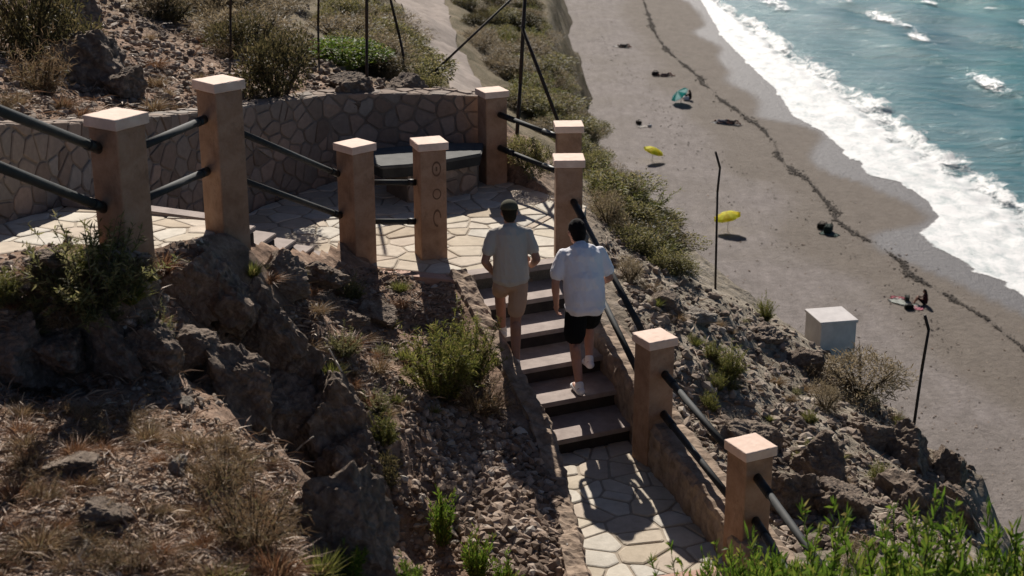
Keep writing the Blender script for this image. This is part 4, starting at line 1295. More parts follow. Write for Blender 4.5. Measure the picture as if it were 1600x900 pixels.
far_fill([(230,0),(480,0),(490,60),(400,80),(300,40)], 16, ['brown', 'dark', 'brown'], 0.3, 0.6, lb('the brown slope at the top edge'), 'shrubs on the brown slope')

far_fill([(800,0),(830,0),(852,80),(885,150),(925,222),(900,222),(850,150),(818,60)], 60, ['olive', 'dark', 'brown', 'olive'], 0.22, 0.4, lb('the cliff edge above the beach'), 'shrubs along the cliff edge')
def tufts(poly, n, kinds, h0, h1, where, group):
    for px, py in in_px(poly, n):
        q = hit(px, py)
        if q.z < 3 or any(inside(np.array([q.x]), np.array([q.y]), p_)[0] for p_ in polysN): continue
        k = random.choice(kinds)
        plant(k, q, random.uniform(h0, h1), random.uniform(0.8, 1.3), {'straw': 'small straw-coloured grass tuft, one of the many on {}', 'rust': 'small rusty grass tuft, one of the many on {}', 'greentuft': 'small yellow-green tuft, one of the many on {}', 'drybush': 'low dry twiggy bush, one of the many on {}', 'herb': 'low grey-green herb, one of the many on {}', 'broom': 'low yellow-green herb, one of the many on {}'}[k].format(where), group)
tufts([(-10,610),(250,650),(440,690),(470,780),(490,905),(-10,905)], 70, ['straw', 'rust', 'rust', 'straw', 'drybush'], 0.12, 0.26, 'the dry foreground slope', 'dry grass on the foreground slope')
tufts([(440,430),(690,440),(760,620),(600,680),(500,560)], 34, ['straw', 'rust', 'greentuft', 'herb', 'greentuft'], 0.14, 0.30, 'the earth between rock face and stairs', 'grass between the rock face and the stairs')
tufts([(-10,400),(240,420),(330,440),(300,560),(-10,560)], 26, ['straw', 'rust', 'greentuft', 'herb'], 0.14, 0.28, 'the rock face at the left', 'grass on the rock face at the left')
tufts([(950,380),(1090,460),(1210,505),(1310,570),(1480,720),(1300,770),(1100,600)], 40, ['straw', 'greentuft', 'herb', 'straw', 'broom', 'drybush'], 0.12, 0.26, 'the stony slope at the right', 'grass on the stony slope at the right')
tufts([(-10,20),(230,20),(480,110),(380,165),(280,180),(0,190)], 34, ['straw', 'rust', 'straw', 'drybush'], 0.2, 0.42, 'the slope above the wall', 'grass on the slope above the wall')

# ------------------------------------------------------------------ rocks
def ico(sub):
    bm = bmesh.new()
    bmesh.ops.create_icosphere(bm, subdivisions=sub, radius=1.0)
    V = np.array([v.co[:] for v in bm.verts]); F = np.array([[v.index for v in f.verts] for f in bm.faces])
    bm.free()
    return V, F
ICO = {k: ico(k) for k in (1, 2, 4, 5)}
def rock_shape(seed, sub, planes=14, ns=0.10):
    rg = np.random.default_rng(seed)
    V, F = ICO[sub]
    nrm = unit(rg.normal(size=(planes, 3)))
    h = rg.uniform(0.62, 1.0, planes)
    dt = V @ nrm.T
    r = np.min(np.where(dt > 0.05, h[None] / np.maximum(dt, 0.05), 9), axis=1)
    r = np.minimum(r, 1.25)
    P = V * r[:, None]
    if sub >= 4:
        off = rg.uniform(0, 50, 3)
        nn = np.array([noise.fractal(Vector(p * 1.9 + off), 0.8, 2.1, 6) for p in P])
        n2_ = np.array([noise.ridged_multi_fractal(Vector((p[0] * 1.5 + off[0], p[1] * 1.5, p[2] * 3.5)), 0.9, 2.2, 4, 1.0, 2.0) for p in P])
        ax_ = unit(rg.normal(size=3) * np.array([.5, .5, 1.0]))
        hh = (P @ ax_) * 5.0 + 0.8 * nn
        P = P * (1 + 0.04 * (np.abs((hh % 1.0) - 0.35) - 0.25))[:, None]
        P = P * (1 + ns * nn + 0.085 * (n2_ - 1.0) + 0.05 * np.array([noise.fractal(Vector(p * 6.5 + off), 0.7, 2.2, 4) for p in P]))[:, None]
    return P, F
ROCKP = {}
for i in range(7):
    P_, F_ = rock_shape(100 + i, 5, 12, 0.13)
    for mk in ('rock_dark', 'rock_warm', 'rock_pale'):
        ROCKP[(i, mk)] = mesh_np('rock', P_, F_, [M[mk]], None, False)
def rock(px, py, sx, sy, sz, mk, label, v=None, rot=None, lift=0.25, name='rock', group=None, tilt=0.25):
    q = hit(px, py)
    o = link(name, ROCKP[(random.randrange(7) if v is None else v, mk)])
    o.location = (q.x, q.y + sy * 0.25, q.z + sz * lift)
    if mk == 'rock_dark': sx, sy, sz = sx * .85, sy * .85, sz * .85
    o.scale = (sx, sy, sz)
    o.rotation_euler = (random.uniform(-tilt, tilt), random.uniform(-tilt, tilt), random.uniform(0, 6.28) if rot is None else rot)
    tag(o, label, 'rock', group)
    return o
rock(150,128,0.50,0.5,0.52,'rock_dark','big dark boulder in shade at the upper left, above the path',4,0.6,0.35)
rock(195,148,0.30,0.3,0.30,'rock_dark','dark boulder leaning against the big one at upper left',3,1.2,0.3)
rock(110,60,0.42,0.5,0.55,'rock_dark','dark boulder behind the big one at the top left edge',2,0.8,0.4)
rock(635,158,0.42,0.35,0.24,'rock_dark','long low dark rock with a sunlit top above the stone wall',1,0.3,0.5)
rock(560,165,0.36,0.3,0.30,'rock_dark','dark rock above the wall, left of the long low one',4,0.9,0.4)
rock(690,160,0.20,0.2,0.16,'rock_warm','small pale-topped rock at the right end above the wall',5,0.4,0.4)
rock(545,140,0.25,0.25,0.16,'rock_warm','stony lump by the dark fence post above the wall',6,1.5,0.4)
OUT = [
 (345,500,0.42,0.36,0.44,'rock_dark','dark knobbly rock under the tall pillar, top of the rock face',2),
 (405,545,0.40,0.34,0.50,'rock_dark','steep dark rock in the middle of the shaded face',0),
 (455,590,0.34,0.30,0.46,'rock_dark','dark rock at the right edge of the shaded face, by the bleached stick',4),
 (370,620,0.40,0.30,0.40,'rock_dark','dark rock at the bottom of the shaded face above the dry bush',1),
 (440,670,0.40,0.30,0.45,'rock_dark','dark rock deep in the shade above the gully',6),
 (520,680,0.38,0.34,0.50,'rock_dark','pointed dark rock left of the yellow-green clump',3),
 (560,770,0.34,0.34,0.50,'rock_dark','dark rock below the pointed one in the gully',5),
 (545,870,0.34,0.34,0.45,'rock_dark','dark rock at the bottom edge of the gully',2),
 (500,445,0.34,0.26,0.22,'rock_dark','dark rock with a lit crest in front of the sloping rail',5),
 (435,440,0.30,0.24,0.20,'rock_warm','brown rock ledge below the sloping rail',1),
 (300,470,0.30,0.28,0.34,'rock_warm','brown rock below the tall pillar, left of the dark knobbly rock',6),
 (160,555,0.42,0.26,0.30,'rock_dark','dark rock overhanging the hollow under the grey-green bush',0),
 (95,560,0.36,0.26,0.26,'rock_dark','dark rock at the left end of the hollow',3),
 (225,560,0.26,0.24,0.26,'rock_dark','dark rock at the right end of the hollow',4),
 (285,560,0.22,0.22,0.20,'rock_warm','brown stone on the spur between the two dark hollows',5),
 (335,600,0.24,0.18,0.12,'rock_warm','flat brown stone at the foot of the spur',2),
 (30,560,0.30,0.25,0.24,'rock_warm','brown rock at the left edge below the green bush',1),
 (540,510,0.22,0.20,0.14,'rock_warm','brown stone on the earth below the middle pillars',4),
 (590,500,0.20,0.18,0.14,'rock_warm','reddish stone left of the tall broom shrub',6),
 (575,490,0.13,0.12,0.10,'rock_pale','pale stone beside the reddish one below the middle pillars',0),
 (1280,745,0.40,0.32,0.36,'rock_dark','large dark rock right of the nearest pillar',1),
 (1230,795,0.34,0.30,0.34,'rock_dark','dark rock behind the rail of the nearest pillar',3),
 (1180,700,0.26,0.24,0.20,'rock_warm','brown rock just beyond the nearest pillar cap',5),
 (1310,805,0.36,0.30,0.32,'rock_dark','dark rock above the brown bush at lower right',6),
 (1420,722,0.42,0.34,0.36,'rock_dark','big dark rock on the crest, under the short leaning post',0),
 (1485,752,0.30,0.30,0.28,'rock_dark','dark rock at the outer end of the crest',2),
 (1440,810,0.42,0.36,0.36,'rock_dark','dark rock below the crest, nearest the lower right thicket',4),
 (1490,805,0.32,0.32,0.32,'rock_dark','dark rock at the right end of the slope above the thicket',1),
 (1470,700,0.30,0.28,0.16,'rock_warm','brown rock slab on the crest with a lit top',5),
 (1360,690,0.24,0.22,0.18,'rock_warm','brown rock left of the big dark rock on the crest',3),
 (1320,560,0.26,0.22,0.16,'rock_warm','brown rock at the foot of the white block',6),
 (1200,530,0.30,0.22,0.14,'rock_warm','flat rock on the stony crest left of the white block',2),
 (1250,570,0.26,0.22,0.16,'rock_dark','dark rock between the crest and the olive shrub',4),
 (1040,480,0.22,0.20,0.14,'rock_warm','brown rock on the slope beyond the upper rail',1),
 (1090,500,0.18,0.16,0.12,'rock_pale','pale rock at the stony crest below the thin post',5),
 (1130,690,0.16,0.16,0.12,'rock_warm','stone on the slope above the rail between nearest pillars',0),
 (160,812,0.14,0.12,0.09,'rock_warm','smooth brown rock in the foreground litter',3),
 (110,735,0.26,0.14,0.07,'rock_warm','long brown rock ridge on the foreground slope',6),
 (135,868,0.07,0.07,0.06,'rock_pale','whitish stone near the bottom left corner',2),
 (115,862,0.07,0.07,0.07,'rock_warm','dark-sided stone beside the whitish one at bottom left',1),
 (278,738,0.08,0.06,0.06,'rock_pale','white-topped stone at the edge of the dry bush',4),
 (120,617,0.10,0.07,0.05,'rock_pale','pale rounded stone at the lower rim of the dark hollow',0),
 (286,637,0.07,0.06,0.05,'rock_pale','pale stone between the hollow and the dry bush',5),
 (25,388,0.26,0.14,0.06,'rock_warm','flat slab lying by the path at the left edge',3),
 (75,405,0.30,0.12,0.06,'rock_warm','flat slab below the path near the grey-green bush',1),
]
for px, py, sx, sy, sz, mk, lab, v in OUT:
    rock(px, py, sx, sy, sz, mk, lab, v, None, 0.18, 'rock', None, 0.3)

# loose stones, one heap of them as the slope's rubble
RP = [rock_shape(300 + i, 1, 9) for i in range(10)] + [rock_shape(320 + i, 2, 10) for i in range(4)]
def rand_rots(rg, n):
    q = unit(rg.normal(size=(n, 4)))
    w, x, y, z = q.T
    return np.stack([np.stack([1 - 2 * (y * y + z * z), 2 * (x * y - z * w), 2 * (x * z + y * w)], -1), np.stack([2 * (x * y + z * w), 1 - 2 * (x * x + z * z), 2 * (y * z - x * w)], -1), np.stack([2 * (x * z - y * w), 2 * (y * z + x * w), 1 - 2 * (x * x + y * y)], -1)], 1)
def scatter(name, pts, sizes, mat, label, cat, flat=0.75, seed=5, protos=None, kind='stuff'):
    rg = np.random.default_rng(seed)
    pr = protos or RP[:10]
    pts = np.array(pts); sizes = np.array(sizes)
    Vs, Fs, o = [], [], 0
    which = rg.integers(0, len(pr), len(pts))
    for k, (P, F) in enumerate(pr):
        m = which == k
        if not m.any(): continue
        R = rand_rots(rg, m.sum())
        sc3 = sizes[m][:, None] * np.stack([rg.uniform(.7, 1.4, m.sum()), rg.uniform(.6, 1.1, m.sum()), rg.uniform(.45, .85, m.sum())], 1)
        X = np.einsum('nij,nvj->nvi', R, P[None] * sc3[:, None, :])
        X[:, :, 2] *= flat
        X += pts[m][:, None, :]
        n = m.sum()
        Vs.append(X.reshape(-1, 3))
        Fs.append((F[None] + (np.arange(n) * len(P))[:, None, None] + o).reshape(-1, 3))
        o += n * len(P)
    me = mesh_np(name, np.concatenate(Vs), np.concatenate(Fs), [mat])
    return tag(link(name, me), label, cat, None, kind)
def on_paving(x, y):
    X, Y = np.array([x]), np.array([y])
    return any(inside(X, Y, p)[0] or poly_dist(X, Y, p)[0] < 0.05 for p in polysN)
def sample(poly, n, s0, s1, power=2.5, lift=0.2):
    P, Z = [], []
    for px, py in in_px(poly, n):
        q = hit(px, py)
        if q.z < 5 or on_paving(q.x, q.y): continue
        s = s0 + (s1 - s0) * random.random() ** power
        P.append((q.x, q.y, q.z + s * lift)); Z.append(s)
    return P, Z
def multi(specs):
    P, Z = [], []
    for sp in specs:
        a, b = sample(*sp); P += a; Z += b
    return P, Z
P, Z = multi([
 ([(650,640),(780,640),(830,690),(905,850),(915,900),(760,900),(690,780)], 4200, 0.018, 0.075, 2.0),
 ([(560,640),(650,640),(700,800),(760,900),(600,900)], 700, 0.012, 0.05, 2.5),
])
scatter('rubble', P, Z, M['rubble'], 'heap of loose brown stones left of the stairs', 'rubble', 0.8, 6)
P, Z = multi([
 ([(-10,600),(250,640),(450,680),(470,760),(500,910),(-10,910)], 5200, 0.005, 0.034, 3.0),
 ([(-10,420),(330,420),(480,500),(560,640),(-10,640)], 2200, 0.008, 0.05, 3.0),
 ([(440,420),(700,420),(780,640),(560,640),(480,560)], 3600, 0.007, 0.042, 3.0),
 ([(925,335),(1090,445),(1210,490),(1310,550),(1520,720),(1530,860),(1200,860),(1000,560)], 7500, 0.007, 0.075, 4.5),
 ([(-10,0),(480,0),(500,150),(380,170),(280,190),(0,200)], 5200, 0.010, 0.08, 3.4),
 ([(480,90),(740,150),(700,158),(480,160)], 300, 0.02, 0.09, 2.5),
])
P2_, Z2_ = sample([(-10,370),(330,365),(330,430),(-10,450)], 700, 0.008, 0.05, 2.5); P += P2_; Z += Z2_
scatter('gravel', P, Z, M['gravel'], 'small stones scattered over the dry hillside', 'gravel', 0.75, 8)

# dry litter: fallen stalks and twigs
def litter(specs, name, mat, label, seed):
    rg = np.random.default_rng(seed)
    B = []
    for poly, n, l0, l1 in specs:
        for px, py in in_px(poly, n):
            q = hit(px, py)
            if q.z < 5 or on_paving(q.x, q.y): continue
            B.append((q.x, q.y, q.z + 0.01, random.uniform(l0, l1)))
    B = np.array(B)
    n = len(B)
    d = rg.normal(size=(n, 3)); d[:, 2] = np.abs(d[:, 2]) * 0.45 + 0.05
    V, F = blades(B[:, :3], d, B[:, 3], 0.004 + 0.05 * B[:, 3] * rg.uniform(0.4, 1.0, n), 0.35, rg, 0.5)
    return tag(link(name, mesh_np(name, V, F, [mat])), label, 'dry litter', None, 'stuff')
litter([([(-10,600),(250,640),(450,680),(470,760),(500,910),(-10,910)], 5200, 0.05, 0.20), ([(-10,420),(330,420),(480,500),(560,640),(-10,640)], 1500, 0.06, 0.22), ([(440,420),(700,420),(780,640),(560,640),(480,560)], 1600, 0.05, 0.2),
        ([(-10,0),(480,0),(500,150),(380,170),(280,190),(0,200)], 2200, 0.10, 0.34), ([(940,360),(1200,500),(1500,720),(1520,860),(1200,860),(1000,560)], 1500, 0.05, 0.2)],
       'dry_litter', M['litter'], 'dry stalks and twigs lying over the hillside', 3)

# a few bare sticks
def stick(pts, r, label):
    q0 = Vector(pts[0])
    bm = bmesh.new()
    for a_, b_, k in zip(pts[:-1], pts[1:], range(9)):
        tube(bm, Vector(a_) - q0, Vector(b_) - q0, r * (1 - .15 * k), r * (0.85 - .15 * k), 8)
    o = obj_bm('stick', bm, M['stick'])
    o.location = q0
    return tag(o, label, 'stick')
def up(px, py, dz): return hit(px, py) + Vector((0, 0, dz))
f = hit(543, 606); yy = f.y / S
stick([f, aty(533, 580, yy), aty(524, 563, yy + .05), aty(514, 545, yy + .05)], 0.013, 'bleached white stick standing up in the middle of the slope')
f = hit(455, 712); yy = f.y / S - .1
stick([f, aty(472, 695, yy), aty(490, 682, yy)], 0.009, 'short pale twig over the dark gully')
stick([aty(452, 720, yy), aty(500, 722, yy + .1), aty(555, 730, yy + .2)], 0.006, 'long thin grey twig lying across the dark gully')
stick([aty(470, 775, yy - .2), aty(515, 765, yy), aty(552, 742, yy + .1)], 0.006, 'forked grey twig below the long thin twig in the gully')

# ------------------------------------------------------------------ people
def cap_geo(p0, p1, r0, r1, n=14, flat=(1, 1)):
    p0, p1 = np.array(p0, float), np.array(p1, float)
    d = p1 - p0; L = np.linalg.norm(d); d = d / L
    a = np.cross(d, [0, 0, 1.0]) if abs(d[2]) < 0.9 else np.cross(d, [0, 1.0, 0])
    a /= np.linalg.norm(a); b = np.cross(d, a)
    prof = [(-r0 * math.cos(t), r0 * math.sin(t)) for t in (0.15, 0.5, 0.95)] + [(0, r0), (L * .33, r0 + (r1 - r0) * .33), (L * .66, r0 + (r1 - r0) * .66), (L, r1)] + [(L + r1 * math.sin(t), r1 * math.cos(t)) for t in (0.6, 1.1, 1.42)]
    V, F = [], []
    for s, r in prof:
        for i in range(n):
            t = 2 * PI * i / n
            V.append(p0 + d * s + a * r * math.cos(t) * flat[0] + b * r * math.sin(t) * flat[1])
    for k in range(len(prof) - 1):
        for i in range(n):
            F.append([k * n + i, k * n + (i + 1) % n, (k + 1) * n + (i + 1) % n, (k + 1) * n + i])
    c0 = len(V); V.append(p0 - d * r0); c1 = len(V); V.append(p1 + d * r1)
    for i in range(n):
        F.append([c0, (i + 1) % n, i]); F.append([c1, (len(prof) - 1) * n + i, (len(prof) - 1) * n + (i + 1) % n])
    return V, F
def ell_geo(c, r, rx=0.0, rz=0.0):
    V, F = ICO[2]
    R = Matrix.Rotation(rz, 3, 'Z') @ Matrix.Rotation(rx, 3, 'X')
    return [np.array(c) + np.array(R @ Vector(v * np.array(r))) for v in V], F.tolist()
def blob(name, geos, voxel, mat, parent=None, it=4, fac=0.5, wrinkle=0.0, zmin=None):
    V, F = [], []
    for g in geos:
        o = len(V)
        V += [tuple(v) for v in g[0]]
        F += [[i + o for i in f] for f in g[1]]
    me = bpy.data.meshes.new(name + '_raw')
    me.from_pydata(V, [], F)
    t = bpy.data.objects.new('tmp', me)
    COL.objects.link(t)
    m = t.modifiers.new('r', 'REMESH'); m.mode = 'VOXEL'; m.voxel_size = voxel
    if it:
        m = t.modifiers.new('s', 'SMOOTH'); m.factor = fac; m.iterations = it
    dg = bpy.context.evaluated_depsgraph_get()
    out = bpy.data.meshes.new_from_object(t.evaluated_get(dg))
    out.name = name
    bpy.data.objects.remove(t)
    bpy.data.meshes.remove(me)
    n = len(out.vertices)
    co = np.zeros(n * 3); out.vertices.foreach_get('co', co); co = co.reshape(-1, 3)
    if wrinkle:
        nr = np.zeros(n * 3); out.vertices.foreach_get('normal', nr); nr = nr.reshape(-1, 3)
        w = np.array([noise.fractal(Vector((p[0] * 7, p[1] * 7, p[2] * 4.0 + p[0] * 4)), 0.7, 2.2, 4) for p in co])
        co = co + nr * (w * wrinkle)[:, None]
        out.vertices.foreach_set('co', co.ravel())
    if zmin is not None:
        co[:, 2] = np.maximum(co[:, 2], zmin + 0.012 * np.sin(co[:, 0] * 22) + 0.03 * (co[:, 1] - co[:, 1].mean()))
        out.vertices.foreach_set('co', co.ravel())
    out.polygons.foreach_set('use_smooth', np.ones(len(out.polygons), bool))
    out.materials.clear()
    out.materials.append(mat)
    out.update()
    return link(name, out, parent)
def v3(*a): return np.array(a, float)
def lerp(a, b, t): return np.array(a) * (1 - t) + np.array(b) * t
def hand_geo(w, fdir, side, palm_n):
    """w: wrist, fdir: along the hand, side: towards the thumb, palm_n: palm normal"""
    f = unit(np.array(fdir, float)); s = np.array(side, float); s = unit(s - f * (s @ f)); pn = np.cross(f, s)
    if pn @ np.array(palm_n, float) < 0: pn = -pn
    g = [cap_geo(w - f * 0.01, w + f * 0.045, 0.024, 0.030, 12), cap_geo(w + f * 0.04 + s * 0.018, w + f * 0.085 + s * 0.022, 0.020, 0.016, 10), cap_geo(w + f * 0.04 - s * 0.018, w + f * 0.08 - s * 0.024, 0.020, 0.014, 10)]
    for k, L in enumerate((0.068, 0.078, 0.072, 0.055)):
        o = (1.5 - k) * 0.0185
        b = w + f * 0.085 + s * o
        m1 = b + f * L * 0.42 + pn * 0.012
        m2 = m1 + f * L * 0.22 + pn * 0.022
        m3 = m2 + f * L * 0.05 + pn * 0.022
        g += [cap_geo(b, m1, 0.0095, 0.0088, 8), cap_geo(m1, m2, 0.0088, 0.008, 8), cap_geo(m2, m3, 0.008, 0.007, 8)]
    tb = w + f * 0.03 + s * 0.026
    t1 = tb + f * 0.030 + s * 0.022 + pn * 0.012
    t2 = t1 + f * 0.030 + s * 0.004 + pn * 0.012
    g += [cap_geo(tb, t1, 0.014, 0.011, 8), cap_geo(t1, t2, 0.011, 0.009, 8)]
    return g
def person(loc, rz, J, mats, label, bulk=1.0, voxel=0.0065, sleeve=0.62, short_len=0.80, scale=1.0, hair='short', shirt=True, shoes=True, bottoms=True, group=None, belly=1.0):
    """J: joints in metres, person faces +y"""
    sh_l, sh_r = J['shl'], J['shr']
    G = []
    G += [ell_geo(J['pelvis'], (0.165 * bulk, 0.115 * bulk, 0.13)), ell_geo(J['waist'], (0.150 * bulk * belly, 0.108 * bulk * belly, 0.16)), ell_geo(J['chest'], (0.168 * bulk, 0.115 * bulk, 0.19))]
    G += [cap_geo(lerp(J['chest'], J['neck'], .62), lerp(sh_l, sh_r, 0.05), 0.075, 0.050), cap_geo(lerp(J['chest'], J['neck'], .62), lerp(sh_l, sh_r, 0.95), 0.075, 0.050), cap_geo(lerp(J['chest'], J['neck'], .5), J['neck'], 0.09, 0.060), cap_geo(J['neck'], lerp(J['neck'], J['head'], 0.6), 0.058, 0.054)]
    hd = np.array(J['head'])
    hf = np.array(J.get('look', (0, 1, 0)), float); hf = hf / np.linalg.norm(hf)
    hs = np.cross(hf, [0, 0, 1]); hs /= np.linalg.norm(hs); hu = np.cross(hs, hf)
    hz = math.atan2(-hf[0], hf[1]); hx = math.asin(max(-1, min(1, hf[2])))
    hk = J.get('hk', 1.0)
    def H(x, y, z): return hd + (hs * x + hf * y + hu * z) * hk
    def E_(c, r3): return ell_geo(c, tuple(q_ * hk for q_ in r3), hx, hz)
    G += [E_(hd, (0.076, 0.096, 0.112)), E_(H(0, 0.028, -0.062), (0.058, 0.064, 0.062)), cap_geo(H(0, 0.092, 0.012), H(0, 0.112, -0.022), 0.010, 0.015, 8)]
    for s in (-1, 1):
        G += [ell_geo(H(s * 0.080, -0.005, -0.008), (0.012, 0.022, 0.032), hx, hz), ell_geo(H(s * 0.030, 0.086, 0.004), (0.016, 0.012, 0.010), hx, hz)]
    G += [ell_geo(H(0, 0.088, -0.055), (0.026, 0.012, 0.009), hx, hz)]
    for sd_, s in (('l', -1), ('r', 1)):
        a, e, w = np.array(J['sh' + sd_]), np.array(J['el' + sd_]), np.array(J['wr' + sd_])
        G += [cap_geo(a, e, 0.054 * bulk, 0.041), cap_geo(e, lerp(e, w, .35), 0.041, 0.042), cap_geo(lerp(e, w, .35), w, 0.042, 0.027)]
        G += hand_geo(w, J.get('hd' + sd_, w - e), J.get('th' + sd_, (0, 1, 0.2)), (-s, 0, 0))
        h, k, an = np.array(J['hip' + sd_]), np.array(J['kn' + sd_]), np.array(J['an' + sd_])
        toe = np.array(J['toe' + sd_])
        fd = unit(toe - an); 
        G += [cap_geo(h, k, 0.088 * bulk, 0.060), cap_geo(k, lerp(k, an, .3), 0.058, 0.058), cap_geo(lerp(k, an, .3), an, 0.058, 0.038), ell_geo(lerp(k, an, .28) - np.array([0, 0.018, 0]), (0.054, 0.058, 0.12))]
        G += [cap_geo(an + v3(0, -0.02, -0.03), lerp(an, toe, .95) + v3(0, 0, 0.01), 0.042, 0.032)]
    body = blob('person', G, voxel, mats['skin'], None, 3)
    body.location = loc; body.rotation_euler = (0, 0, rz); body.scale = (scale,) * 3
    tag(body, label, 'person', group)
    if hair:
        Hh = [E_(H(0, -0.012, 0.022), (0.084, 0.100, 0.104)), E_(H(0, -0.045, -0.025), (0.074, 0.066, 0.085))]
        if hair == 'long': Hh += [cap_geo(H(0, -0.07, 0.0), H(0, -0.10, -0.22), 0.075, 0.06)]
        blob('hair', Hh, voxel * 1.1, mats['hair'], body, 2, 0.5, 0.006)
    if hair == 'cap':
        bm = bmesh.new()
        n_ = 24
        rings = []
        for k in range(9):
            t = k / 8 * PI * .5
            rings.append([bm.verts.new(H(0.092 * math.cos(t) * math.cos(a_), -0.010 + 0.110 * math.cos(t) * math.sin(a_), 0.030 + 0.098 * math.sin(t) ** .8)) for a_ in [2 * PI * i / n_ for i in range(n_)]] if k < 8 else [bm.verts.new(H(0, -0.01, 0.128))])
        for k in range(7):
            for i in range(n_): bm.faces.new((rings[k][i], rings[k][(i + 1) % n_], rings[k + 1][(i + 1) % n_], rings[k + 1][i]))
        for i in range(n_): bm.faces.new((rings[7][i], rings[7][(i + 1) % n_], rings[8][0]))
        va = [bm.verts.new(H(0.085 * math.cos(a_), -0.010 + 0.105 * math.sin(a_), 0.034)) for a_ in np.linspace(0.35, PI - .35, 10)]
        vb = [bm.verts.new(H(0.080 * math.cos(a_), 0.055 + 0.125 * math.sin(a_), 0.022)) for a_ in np.linspace(0.25, PI - .25, 10)]
        for i in range(9): bm.faces.new((va[i], va[i + 1], vb[i + 1], vb[i]))
        bmesh.ops.recalc_face_normals(bm, faces=bm.faces[:])
        bmesh.ops.solidify(bm, geom=bm.faces[:], thickness=0.004)
        obj_bm('cap', bm, mats['cap'], body, True)
    if shirt:
        Gs = [ell_geo(J['chest'], (0.185 * bulk, 0.135 * bulk, 0.20)), ell_geo(J['waist'], (0.175 * bulk * belly, 0.145 * bulk * max(belly, 1), 0.20))]
        hem = np.array(J['pelvis']) + v3(0, -0.005, -0.045 - J.get('hem', 0))
        Gs += [cap_geo(np.array(J['chest']) + v3(0, 0, -0.03), hem + v3(0, 0, 0.09), 0.175 * bulk, 0.186 * bulk * belly, 22, (1.0, 0.80)), ell_geo(hem + v3(0, 0, 0.05), (0.197 * bulk * belly, 0.158 * bulk * max(belly, 1), 0.105))]
        Gs += [cap_geo(lerp(J['chest'], J['neck'], .62), lerp(sh_l, sh_r, q_), 0.092, 0.062) for q_ in (0.04, 0.96)] + [cap_geo(lerp(J['chest'], J['neck'], .3), lerp(J['chest'], J['neck'], .80), 0.125, 0.080)]
        for sd_ in 'lr':
            a, e = np.array(J['sh' + sd_]), np.array(J['el' + sd_])
            Gs += [cap_geo(a, lerp(a, e, sleeve), 0.062 * bulk, 0.066 * bulk)]
        blob('shirt', Gs, voxel * 1.2, mats['shirt'], body, 4, 0.5, 0.0105, hem[2] + 0.005 if hem[2] > 0.5 else None)
    if bottoms:
        Gp = [ell_geo(np.array(J['pelvis']) + v3(0, -0.005, -0.02), (0.172 * bulk * belly, 0.130 * bulk, 0.125))]
        for sd_ in 'lr':
            h, k = np.array(J['hip' + sd_]), np.array(J['kn' + sd_])
            Gp += [cap_geo(h + v3(0, 0, -.03), lerp(h, k, short_len), 0.100 * bulk * min(belly, 1) , 0.094 * bulk)]
        blob('shorts', Gp, voxel * 1.2, mats['shorts'], body, 4, 0.5, 0.007)
    if shoes:
        for sd_ in 'lr':
            an, toe = np.array(J['an' + sd_]), np.array(J['toe' + sd_])
            fd = unit((toe - an) * np.array([1, 1, 0.0]) + 1e-6); dz = (toe - an)[2]
            heel = an - fd * 0.045 + v3(0, 0, -0.045)
            Gt = [cap_geo(heel, heel + fd * 0.19 + v3(0, 0, dz + 0.045 if False else min(0, dz + .045)), 0.046, 0.040, 14, (1, 0.92)), cap_geo(an + v3(0, 0, -0.035), an + v3(0, 0, 0.015), 0.050, 0.047), ell_geo(toe + v3(0, 0, 0.0), (0.046, 0.06, 0.034))]
            blob('shoe', Gt, voxel, mats['shoe'], body, 3)
    return body
def skin(name, a, b): return mat_plain(name, a, b, 12, 0.6, 0.05, 80, 0, 0.35)
SK1 = skin('skin_warm', (0.34, 0.17, 0.115), (0.42, 0.22, 0.155))
SK2 = skin('skin_tan', (0.26, 0.135, 0.09), (0.34, 0.18, 0.125))
def cloth(name, c, d=0.85): return mat_plain(name, tuple(x * d for x in c), c, 5, 0.95, 0.25, 130, 0, 0.15)
MW = {'skin': SK1, 'hair': cloth('black_hair', (0.012, 0.009, 0.008), .6), 'shirt': cloth('white_cotton', (0.78, 0.77, 0.80), .95), 'shorts': cloth('black_cloth', (0.008, 0.008, 0.009), .7), 'shoe': cloth('white_shoe', (0.80, 0.78, 0.77), .95)}
MT = {'skin': SK2, 'hair': cloth('brown_hair', (0.035, 0.027, 0.016), .6), 'shirt': cloth('grey_beige_cotton', (0.46, 0.42, 0.37), .95), 'shorts': cloth('khaki_cloth', (0.42, 0.29, 0.21)), 'cap': cloth('olive_cap', (0.085, 0.082, 0.055)), 'shoe': cloth('pale_shoe', (0.72, 0.68, 0.60), .95)}
zt = lambda k: CAMZ + (ZA - k * RISE) * S + 0.004
R_ = RISE * S
fw = atz(905, 616, zt(4))
JW = dict(pelvis=v3(0.09, .20, .95), waist=v3(0.09, .25, 1.12), chest=v3(0.09, .345, 1.32), neck=v3(0.085, .455, 1.475), head=v3(0.07, .535, 1.585), look=(-0.15, 1, -0.25), hem=0.07, hk=1.12,
          shl=v3(-.105, .385, 1.385), shr=v3(.275, .385, 1.385), ell=v3(-.20, .30, 1.12), elr=v3(.375, .32, 1.14), wrl=v3(-.175, .36, .87), wrr=v3(.345, .53, 1.02), hdl=(0.05, .2, -1), hdr=(-.1, .9, -.2),
          hipl=v3(0.0, .21, .92), hipr=v3(.18, .21, .92), knl=v3(-.015, .19, .50), knr=v3(.20, .47, .60), anl=v3(0.0, .0, .09), anr=v3(.175, .33, .245), toel=v3(-.02, .15, .035), toer=v3(.17, .46, .165))
person((fw.x, fw.y, zt(4)), math.radians(10), JW, MW, 'man in white T-shirt, black shorts and white shoes climbing the stairs', 1.22, belly=0.94, sleeve=0.66, short_len=0.78, scale=0.955)
